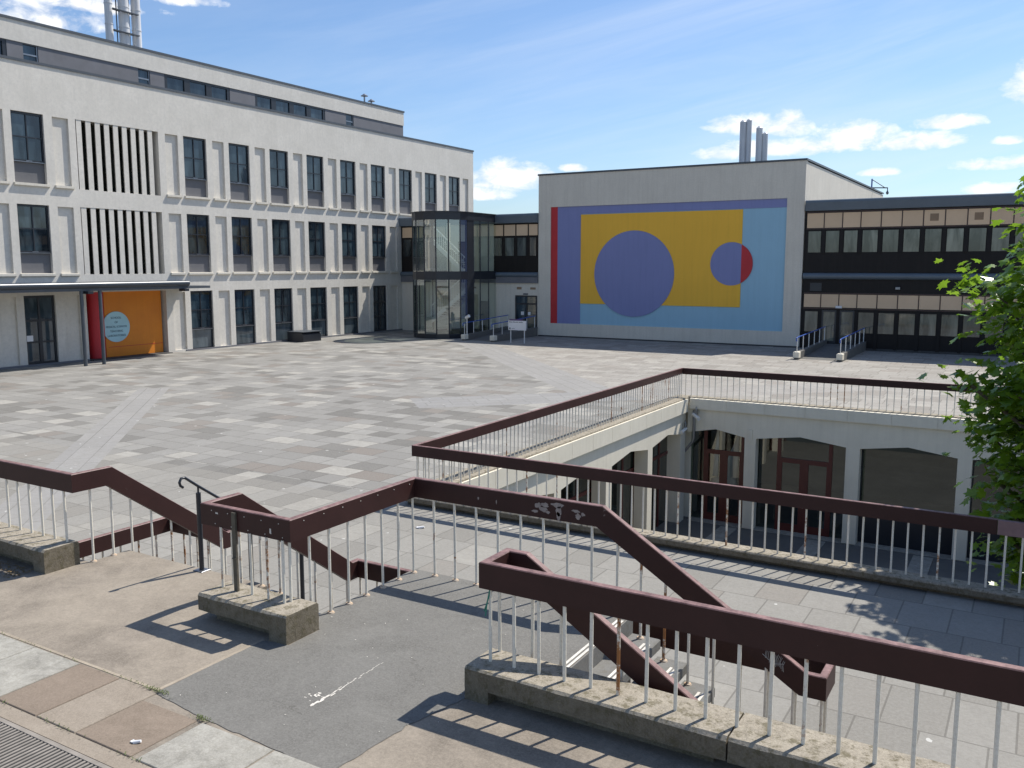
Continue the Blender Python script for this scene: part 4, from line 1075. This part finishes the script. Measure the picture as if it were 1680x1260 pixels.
dr = dr.build('door', M['frame'], B)
MB().box(dx0+.05, -32.9, YL-0.03, YL-0.012, .5, 2.9).build('pane', M['pane'], dr)
MB().box(-32.9, dx1-.05, YL-0.03, YL-0.012, .5, 2.9).build('pane', M['paneB'], dr)
MB().box(-33.42,-33.16,YL-0.056,YL-0.051,1.52,1.78).build('notice', M['signwhite'], dr)
MB().box(-32.82,-32.6,YL-0.056,YL-0.051,1.52,1.76).build('notice', M['signwhite'], dr)
for x0, x1, z0, z1 in ((-33.8,-33.4,3.42,3.6),(-32.65,-32.2,3.42,3.58),(-33.25,-32.85,3.02,3.14)):
    MB().box(x0, x1, YL-0.02, YL-0.003, z0, z1).build('vent', M['vent'] if z0 > 3.3 else M['spandrel'], B)
MB().box(-41.3,-40.7,YL-0.02,YL-0.003,3.45,3.6).build('vent', M['spandrel'], B)

D = thing('office_wing', 'two-storey black-clad office wing with bands of peach panels right of the mural hall', 'building', (-5, YD, 0))
mb = MB(); mb.box(-13.05, 16, YD, YD+14, -0.1, 8.6); mb.build('cladding', M['black'], D)
fascia_mb(-13.03, 16, YD, 8.51, 9.18, 0.25).build('fascia', M['fascia'], D)
mb = MB(); mb.box(-13.0, 16, YD+0.4, YD+14, 8.5, 9.1); mb.build('roof', M['roof'], D)
MB().cyl((-13.03,YD-0.03,4.52),(16,YD-0.03,4.52),0.2,14).build('ledge', M['fascia'], D)
MB().box(-9.3, 16, YD-0.06, YD-0.002, -0.02, 0.14).build('plinth', M['tarmacdark'], D)
MX = [-12.96,-11.91,-10.83,-9.77]+[-8.62+1.155*i for i in range(22)]
for i in range(len(MX)-1):
    a, b = MX[i], MX[i+1]
    for z0, z1 in ((7.48,8.38),(2.59,3.40)):
        MB().box(a+0.03, b-0.03, YD-0.02, YD+0.02, z0, z1).build('peach_panel', M['peach'], D)
    for z0, z1 in ((7.46,8.40),(2.57,3.42)): MB().box(b-0.026, b+0.026, YD-0.04, YD-0.004, z0, z1).build('panel_strip', M['mullion'], D)
    for z0, z1 in ((5.93,7.36),(0.10,2.5)): MB().box(b-0.10, b+0.10, YD-0.07, YD-0.003, z0, z1).build('mullion', M['black'], D)
    w = MB().box(a+0.14, b-0.16, YD-0.012, YD+0.01, 5.98, 7.28).build('window_pane', M['paneB'], D)
    if i in (1, 2):
        dd = MB()
        for x0, x1, z0, z1 in ((a+0.10,a+0.20,0.36,2.42),(b-0.20,b-0.10,0.36,2.42),(a+0.20,b-0.20,2.32,2.42),(a+0.2,b-0.2,0.36,0.52)): dd.box(x0, x1, YD-0.05, YD-0.002, z0, z1)
        dd = dd.build('door', M['frame'], D)
        MB().box(a+0.18, b-0.18, YD-0.03, YD-0.015, 0.5, 2.35).build('pane', M['paneB'], dd)
        MB().box(b-0.245 if i == 1 else a+0.21, b-0.225 if i == 1 else a+0.23, YD-0.09, YD-0.055, 1.1, 1.5).build('handle', M['steel'], dd)
    else:
        MB().box(a+0.13, b-0.15, YD-0.012, YD+0.01, 1.06, 2.32).build('window_pane', M['paneB'], D)
    if i in (6, 8):
        v = MB()
        for k in range(7): v.box((a+b)/2-0.2, (a+b)/2+0.2, YD-0.035, YD-0.018, 7.78+k*0.055, 7.81+k*0.055)
        v.box((a+b)/2-0.23, (a+b)/2+0.23, YD-0.028, YD-0.019, 7.75, 8.17)
        v.build('vent', M['vent'], D)
mb = MB()
for z in (8.44, 7.43, 3.46, 2.52): mb.box(-12.97, 16, YD-0.045, YD-0.002, z-0.035, z+0.035)
mb.build('transom', M['mullion'], D)
MB().cbox(-10.98,-10.62,YD-0.16,YD-0.05,2.56,2.70,0.02).build('door_light', M['signwhite'], D)
MB().cbox(-7.6,-7.35,YD-0.2,YD-0.01,3.75,3.9,0.02).build('flood_light', M['steel'], D)
MB().box(-12.6,-11.9,YD-0.02,YD-0.002,3.6,4.1).build('vent', M['frame'], D)

# ------------------------------------------------------------------ glass stair tower
TC = (-37.75, 53.6); TR = 2.14
T = thing('stair_tower', 'round-ended two-storey glass stair tower with dark bands in front of the link block', 'tower', (TC[0], TC[1], 0))
ANG = [0,-19.6,-43.6,-67.6,-91.6,-115.6,-139.6,-163.6,-180]
outl = [(TC[0]+TR, YL-0.03), (TC[0]+TR, 56.45), (TC[0]+TR, 55.3), (TC[0]+TR, 54.4)]+[(TC[0]+TR*math.cos(R(a)), TC[1]+TR*math.sin(R(a))) for a in ANG]+[(TC[0]-TR, 55.3), (TC[0]-TR, YL-0.03)]
def scaled(k):
    o = []
    for x, y in outl:
        if y > TC[1]: o.append((TC[0]+(x-TC[0])*k, y))
        else: o.append((TC[0]+(x-TC[0])*k, TC[1]+(y-TC[1])*k))
    return o
def band(z0, z1, k): return MB().prism(scaled(k), 'z', z0, z1)
def collar(z0, z1, ka, kb_, name):
    mb = MB(); o1 = scaled(ka); o2 = scaled(kb_)
    for i in range(len(o1)-1):
        a, b, c, d = o1[i], o1[i+1], o2[i+1], o2[i]
        mb.add([(a[0],a[1],z0),(b[0],b[1],z0),(c[0],c[1],z0),(d[0],d[1],z0),(a[0],a[1],z1),(b[0],b[1],z1),(c[0],c[1],z1),(d[0],d[1],z1)], [(0,1,5,4),(4,5,6,7),(3,2,1,0),(2,3,7,6)])
    return mb.build(name, M['frame'], T)
collar(8.38, 8.90, 1.03, 0.88, 'roof_band')
collar(8.902, 8.97, 1.06, 0.90, 'roof_edge')
rl = scaled(0.92); MB().add([(x, y, 8.93) for x, y in rl], [tuple(range(len(rl)))]).build('added_roof_glass', M['glass'], T)  # unseen glass roof, added so the sun brightens the stair hall
collar(4.18, 4.77, 1.02, 0.86, 'floor_band')
band(0.004, 0.33, 1.015).build('base_band', M['frame'], T)
for i in range(len(outl)-1):
    a, b = Vector((*outl[i], 0)), Vector((*outl[i+1], 0)); d = (b-a).normalized(); nn = Vector((d.y, -d.x, 0))
    if i == 3:
        # solid pilaster where the flat side meets the curve
        for z0, z1 in ((0.33, 8.38),):
            p = MB().box(a.x-0.18, a.x+0.03, b.y, a.y, z0, z1); p.build('pilaster', M['frame'], T)
        continue
    for z0, z1 in ((0.33, 4.18), (4.77, 8.38)):
        p = a+d*0.03; q = b-d*0.03; w = nn*-0.012
        MB().add([(*(p+w).xy,z0),(*(q+w).xy,z0),(*(q-w).xy,z0),(*(p-w).xy,z0),(*(p+w).xy,z1),(*(q+w).xy,z1),(*(q-w).xy,z1),(*(p-w).xy,z1)], [(0,1,5,4),(2,3,7,6)][:1]).build('glass_pane', M['glass'], T)
    for v in (b,):
        MB().cyl((v.x,v.y,0.33),(v.x,v.y,8.38),0.052,6,smooth=False).build('mullion', M['frame'], T)
# inside: hall wall, landing, two flights with white balustrades
mb = MB(); mb.box(-39.7,-35.8,YL-0.06,YL-0.03,0.33,8.38); mb.build('hall_wall', M['greenish'], T)
mb = MB(); mb.box(-39.6,-35.75,55.6,YL-0.07,4.2,4.6); mb.build('landing', M['steelwhite'], T)
mb = MB(); mb.box(-39.6,-35.75,53.4,YL-0.07,0.331,0.36); mb.build('hall_floor', M['cyfloor'], T)
def flight(x0, z0, x1, z1, y0, y1):
    mb = MB(); n = 14
    for i in range(n):
        xa = x0+(x1-x0)*i/n; xb = x0+(x1-x0)*(i+1)/n; z = z0+(z1-z0)*(i+1)/n; mb.box(xa, xb, y0, y1, z-0.06, z)
    mb.build('stair_tread', M['tread'], T)
    mb = MB()
    for y in (y0-0.06, y1): MB().prism([(x0,z0-0.30),(x1,z1-0.30),(x1,z1+0.08),(x0,z0+0.08)], 'y', y, y+0.06).build('stringer', M['steelwhite'], T)
    mb = MB()
    for i in range(17):
        xa = x0+(x1-x0)*i/16; z = z0+(z1-z0)*i/16; mb.cyl((xa,y0-0.03,z+0.05),(xa,y0-0.03,z+1.0),0.02,6)
    mb.prism([(x0,z0+0.98),(x1,z1+0.98),(x1,z1+1.06),(x0,z0+1.06)], 'y', y0-0.055, y0-0.005)
    mb.build('balustrade', M['steelwhite'], T)
flight(-39.2, 1.2, -36.0, 3.6, 54.2, 55.3)
flight(-36.2, 4.7, -39.0, 7.0, 54.3, 55.4)
mb = MB(); mb.box(-38.35,-38.15,55.0,55.2,0.36,8.3); mb.box(-37.3,-37.0,57.2,57.45,0.4,8.2); mb.build('inner_post', M['cream'], T)
mb = MB(); mb.box(-38.9,-37.9,57.3,57.48,5.0,7.0); mb.box(-36.9,-36.2,57.3,57.48,0.4,2.5); mb.build('inner_door', M['bark'], T)

# ------------------------------------------------------------------ ramps and their rails
def ramp_thing(label, x0, x1, ya, yb_, zt, name='ramp', flat=0.0):
    t = thing(name, label, 'ramp', ((x0+x1)/2, ya, 0), 'access ramps')
    MB().prism([(ya+0.4,0.003),(yb_-flat,zt),(yb_,zt),(yb_,0.003)], 'x', x0, x1).build('slope', M['cyfloor'], t)
    for x in (x0-0.26, x1+0.002):
        kb = MB(); kb.prism([(ya+0.001,0.003),(ya+0.001,0.40),(ya+0.35,0.40),(yb_,zt+0.22),(yb_,0.003)], 'x', x, x+0.258); kb.build('side_kerb', M['cyfloor'], t)
        MB().cbox(x-0.03, x+0.29, ya-0.10, ya+0.34, 0.10, 0.43, 0.03).build('end_block', M['cream'], t)
        hr = MB(); xx = x+0.13; N = 6; zz = lambda y: 0.40+(zt+0.22-0.40)*(y-ya)/(yb_-ya)
        hr.tube([(xx,ya-0.05,zz(ya)+0.62),(xx,ya-0.12,zz(ya)+0.78),(xx,ya-0.02,zz(ya)+0.80),(xx,ya+0.4,zz(ya)+0.83),(xx,yb_-0.1,zz(yb_)+0.83)], 0.032, 8)
        hr = hr.build('handrail', M['blue'], t)
        for i in range(N):
            y = ya+0.12+(yb_-ya-0.35)*i/(N-1); MB().cyl((xx,y,zz(y)),(xx,y,zz(y)+0.82),0.026,8).build('post', M['steelwhite'], hr)
    return t
ramp_thing('sloping ramp with blue and white handrails leading to the office wing doors', -11.40, -9.36, 50.2, YD-0.08, 0.34)
ramp_thing('sloping ramp with blue and white handrails leading to the link door behind the white sign', -34.35, -32.25, 51.4, YL-0.06, 0.44)
t = thing('bollard_light', 'short white post with a round white head beside the glass tower', 'post light', (-34.1, 51.2, 0.4))
MB().cyl((-34.1,51.25,0.42),(-34.1,51.25,1.62),0.035,8).build('post', M['steelwhite'], t)
MB().cyl((-34.15,51.2,1.60),(-33.85,51.15,1.74),0.11,10).build('head', M['steelwhite'], t)
t = thing('sign_board', 'white notice board on two white posts in front of the link ramp', 'sign', (-30.2, 51.6, 0))
for x in (-30.78,-29.72): MB().cyl((x,51.6,0),(x,51.6,1.4),0.035,8).build('post', M['steelwhite'], t)
bd = MB().box(-30.92,-29.55,51.50,51.555,0.86,1.50).build('board', M['signwhite'], t)
MB().box(-30.84,-29.82,51.515,51.545,1.502,1.60).build('header', M['purple'], bd)
mb = MB(); x = -30.85
for word in (5, 7, 6):
    for k in range(word): mb.box(x, x+0.038, 51.494, 51.499, 1.37, 1.37+rs.choice((0.05,0.06,0.075))); x += 0.055
    x += 0.045
mb.build('lettering', M['greyink'], bd)
mb = MB(); mb.prism([(-30.85,0.92),(-30.74,0.92),(-30.73,1.0),(-30.795,1.05),(-30.86,1.0)], 'y', 51.494, 51.499)
x = -30.66
for k in range(5): mb.box(x, x+0.03, 51.495, 51.4985, 0.95, 0.99); x += 0.05
mb.build('emblem', M['greyink'], bd)

# ------------------------------------------------------------------ plane tree rising out of the courtyard
TX, TY = 1.28, 18.3
TR_ = thing('tree', 'leafy green plane tree rising out of the sunken courtyard at the right edge', 'tree', (TX, TY, ZC))
rt = random.Random(4)
lobes = [(0,-0.46),(0.10,-0.40),(0.30,-0.48),(0.30,-0.26),(0.62,-0.22),(0.44,-0.02),(0.56,0.26),(0.26,0.20),(0.16,0.34),(0,0.66),(-0.16,0.34),(-0.26,0.20),(-0.56,0.26),(-0.44,-0.02),(-0.62,-0.22),(-0.30,-0.26),(-0.30,-0.48),(-0.10,-0.40)]
lv, lf, tint = [], [], []
def leaf(c, nrm, size, tn):
    nrm = nrm.normalized(); a = nrm.orthogonal().normalized(); b = nrm.cross(a)
    th = rt.uniform(0, 6.28); u = a*math.cos(th)+b*math.sin(th); w = nrm.cross(u)
    base = len(lv); fold = rt.uniform(0.02, 0.3)
    for x, y in lobes:
        lv.append(c+(u*x+w*y-nrm*(abs(x)*fold+max(0, y)*0.25*fold))*size)
    n = len(lobes)
    lf.append(tuple(base+i for i in (0,1,2,3,4,5,6,7,8,9))); lf.append(tuple(base+i for i in (9,10,11,12,13,14,15,16,17,0)))
    tint.extend([tn, tn])
trunk = MB(); limbs = MB()
trunk.tube([(TX,TY,ZC),(TX-0.03,TY,ZC+1.5),(TX+0.05,TY+0.05,ZC+4),(TX,TY,ZC+6.5)], 0.17, 12)
trunk.cyl((TX,TY,ZC+6.3),(TX-0.05,TY+0.1,ZC+10.0), 0.15, 10, r2=0.05)
def crown_r(z):
    # half-width of the crown with height
    k = [(-1.6,0.9),(-0.6,1.7),(0.6,2.3),(2.0,2.75),(3.4,3.0),(4.4,2.95),(5.2,2.65),(5.9,2.1),(6.5,1.4),(7.1,0.4)]
    for (a, ra), (b, rb) in zip(k, k[1:]):
        if a <= z <= b: return 0.80*(ra+(rb-ra)*(z-a)/(b-a))
    return 0.3
for i in range(370):
    z = rt.uniform(-1.5, 6.9); rr = crown_r(z)
    th = rt.uniform(0, 2*math.pi)
    rad = rr*math.sqrt(rt.uniform(0.12, 1.0))*rt.uniform(0.86, 1.06)
    c = Vector((TX+rad*math.cos(th), TY+rad*math.sin(th)*0.92, z))
    if c.y < 15.75 and c.z < 1.9: continue
    st = Vector((TX, TY, max(ZC+3.4, z-rad*0.75-0.3)))
    mid = st.lerp(c, 0.5)+Vector((0,0,0.12))
    if i % 2 == 0 or rad > 0.8*rr: limbs.tube([st, mid, c], 0.022 if i % 3 else 0.04, 5)
    outw = Vector((c.x-TX, c.y-TY, 0)).normalized()
    tn0 = rt.uniform(0.0, 0.75)
    for k in range(rt.randint(34, 56)):
        p = c+Vector((rt.gauss(0,0.30), rt.gauss(0,0.30), rt.gauss(0,0.24)))
        nr = Vector((rt.gauss(0,0.55), rt.gauss(0,0.55), 1.0))+outw*rt.uniform(0, 0.8)
        leaf(p, nr, rt.uniform(0.13, 0.235), min(1, max(0, tn0+rt.uniform(-.25,.3))))
trunk.build('trunk', M['bark'], TR_); limbs.build('limbs', M['bark'], TR_)
me = bpy.data.meshes.new('crown')
o_ = Vector((TX, TY, ZC))
me.from_pydata([tuple(v-o_) for v in lv], [], lf); me.materials.append(M['leaf'])
at = me.attributes.new('leaf_tint', 'FLOAT', 'FACE'); at.data.foreach_set('value', tint)
me.update()
place('crown', me, TR_, (TX, TY, ZC))

# ------------------------------------------------------------------ sky, sun, camera
SUN = Vector((0.27, 0.66, 1.0)).normalized()
el = math.asin(SUN.z); az = math.atan2(SUN.x, SUN.y)
w = bpy.data.worlds.new('World'); scn.world = w; w.use_nodes = True
nt = w.node_tree
for n in list(nt.nodes): nt.nodes.remove(n)
out = nt.nodes.new('ShaderNodeOutputWorld'); bg = nt.nodes.new('ShaderNodeBackground')
sky = nt.nodes.new('ShaderNodeTexSky'); sky.sky_type = 'NISHITA'; sky.sun_disc = False
sky.sun_elevation = el; sky.sun_rotation = az; sky.altitude = 50; sky.air_density = 1.0; sky.dust_density = 0.8; sky.ozone_density = 2.5
tc = nt.nodes.new('ShaderNodeTexCoord')
sp = nt.nodes.new('ShaderNodeSeparateXYZ'); nt.links.new(tc.outputs['Generated'], sp.inputs[0])
AZ = mth(nt, 'ARCTAN2', sp.outputs[0], sp.outputs[1]); EL = mth(nt, 'ARCSINE', sp.outputs[2])
cb = nt.nodes.new('ShaderNodeCombineXYZ'); nt.links.new(AZ, cb.inputs[0]); nt.links.new(mth(nt, 'MULTIPLY', EL, 1.6), cb.inputs[1])
puff = noise(nt, cb.outputs[0], 30, 8, 0.62, 0.3); puff2 = noise(nt, cb.outputs[0], 11, 5, 0.6)
CL = [(-0.54,0.094,0.050,0.024),(-0.575,0.078,0.05,0.010),(-0.287,0.146,0.046,0.014),(-0.245,0.143,0.026,0.018),(-0.238,0.121,0.094,0.012),(-0.176,0.128,0.042,0.021),(-0.127,0.121,0.055,0.012),(-0.089,0.139,0.034,0.009),(-0.022,0.165,0.024,0.028),(-0.045,0.097,0.05,0.009),(-0.051,0.074,0.03,0.008),(-0.151,0.094,0.024,0.006),(-0.04,0.119,0.018,0.006),(-1.03,0.233,0.085,0.020),(-0.961,0.247,0.075,0.011),(-0.882,0.260,0.045,0.009),(-0.47,0.106,0.018,0.006),(-0.313,0.118,0.032,0.010),
      (0.3,0.2,0.2,0.05),(0.9,0.25,0.25,0.06),(1.6,0.18,0.3,0.05),(2.4,0.2,0.3,0.06),(-2.4,0.2,0.3,0.06),(-1.7,0.22,0.25,0.06),(3.0,0.15,0.2,0.04)]
fld = None
for a, e, ra, re in CL:
    dx = mth(nt, 'MULTIPLY', mth(nt, 'SUBTRACT', AZ, a), 1/ra); dy = mth(nt, 'MULTIPLY', mth(nt, 'SUBTRACT', EL, e), 1/re)
    # flatter bases than tops
    dy = mth(nt, 'MAXIMUM', mth(nt, 'MULTIPLY', dy, -1.7), dy)
    q = mth(nt, 'SUBTRACT', 1.0, mth(nt, 'ADD', mth(nt, 'MULTIPLY', dx, dx), mth(nt, 'MULTIPLY', dy, dy)))
    fld = q if fld is None else mth(nt, 'MAXIMUM', fld, q)
fld = mth(nt, 'MAXIMUM', fld, -1.2)
dens = mth(nt, 'ADD', fld, mth(nt, 'MULTIPLY', mth(nt, 'SUBTRACT', puff, 0.5), 3.4))
dens = mth(nt, 'ADD', dens, mth(nt, 'MULTIPLY', mth(nt, 'SUBTRACT', puff2, 0.5), 2.0))
cum = ramp(nt, mth(nt, 'MULTIPLY', dens, 0.85), [(0.0, 0.0), (0.85, 1.0)])
cv = nt.nodes.new('ShaderNodeCombineXYZ')
nt.links.new(mth(nt, 'ADD', mth(nt, 'MULTIPLY', AZ, 2.2), mth(nt, 'MULTIPLY', EL, -4.0)), cv.inputs[0]); nt.links.new(mth(nt, 'ADD', mth(nt, 'MULTIPLY', EL, 13.0), mth(nt, 'MULTIPLY', AZ, -2.2)), cv.inputs[1])
cir = ramp(nt, noise(nt, cv.outputs[0], 1.5, 6, 0.6, 0.5), [(0.40, 0.0), (0.80, 1.0)])
rgt = ramp(nt, mth(nt, 'MULTIPLY_ADD', AZ, 1.25, 1.2), [(0.0, 0.25), (0.85, 1.0)])
cirf = mth(nt, 'MULTIPLY', mth(nt, 'MULTIPLY', cir, rgt), 0.36)
SKY_MUL = 1.0
bw = nt.nodes.new('ShaderNodeRGBToBW'); nt.links.new(sky.outputs[0], bw.inputs[0])
skc = mixc(nt, 0.04, sky.outputs[0], bw.outputs[0])
skc = mixc(nt, 1.0, skc, (0.90,1.04,1.20), 'MULTIPLY')
shade = ramp(nt, puff, [(0.3, 0.80), (0.7, 1.0)])
clc = mixc(nt, 1.0, (9.6,9.7,9.9), shade, 'MULTIPLY')
c = mixc(nt, cirf, skc, (7.4,7.9,8.7))
c = mixc(nt, cum, c, clc)
nt.links.new(c, bg.inputs['Color']); bg.inputs['Strength'].default_value = 0.098
nt.links.new(bg.outputs[0], out.inputs['Surface'])

sd = bpy.data.lights.new('sun', 'SUN'); sd.energy = 4.7; sd.angle = R(0.53); sd.color = (1.0, 0.955, 0.88)
so = bpy.data.objects.new('sun', sd); col.objects.link(so)
so.rotation_euler = SUN.to_track_quat('Z', 'Y').to_euler(); so.location = (10, 30, 60)

cd = bpy.data.cameras.new('camera'); co = bpy.data.objects.new('camera', cd); col.objects.link(co)
cd.sensor_width = 36; cd.lens = 36*1458.6/1680; cd.clip_start = 0.1; cd.clip_end = 4000
co.location = (0, 0, H); co.rotation_euler = (R(90-7.5375), 0, R(30.740))
scn.camera = co
scn.view_settings.view_transform = 'Standard'; scn.view_settings.look = 'None'
scn.view_settings.exposure = 0.36; scn.view_settings.gamma = 1.0
scn.cycles.max_bounces = 8; scn.cycles.transparent_max_bounces = 16
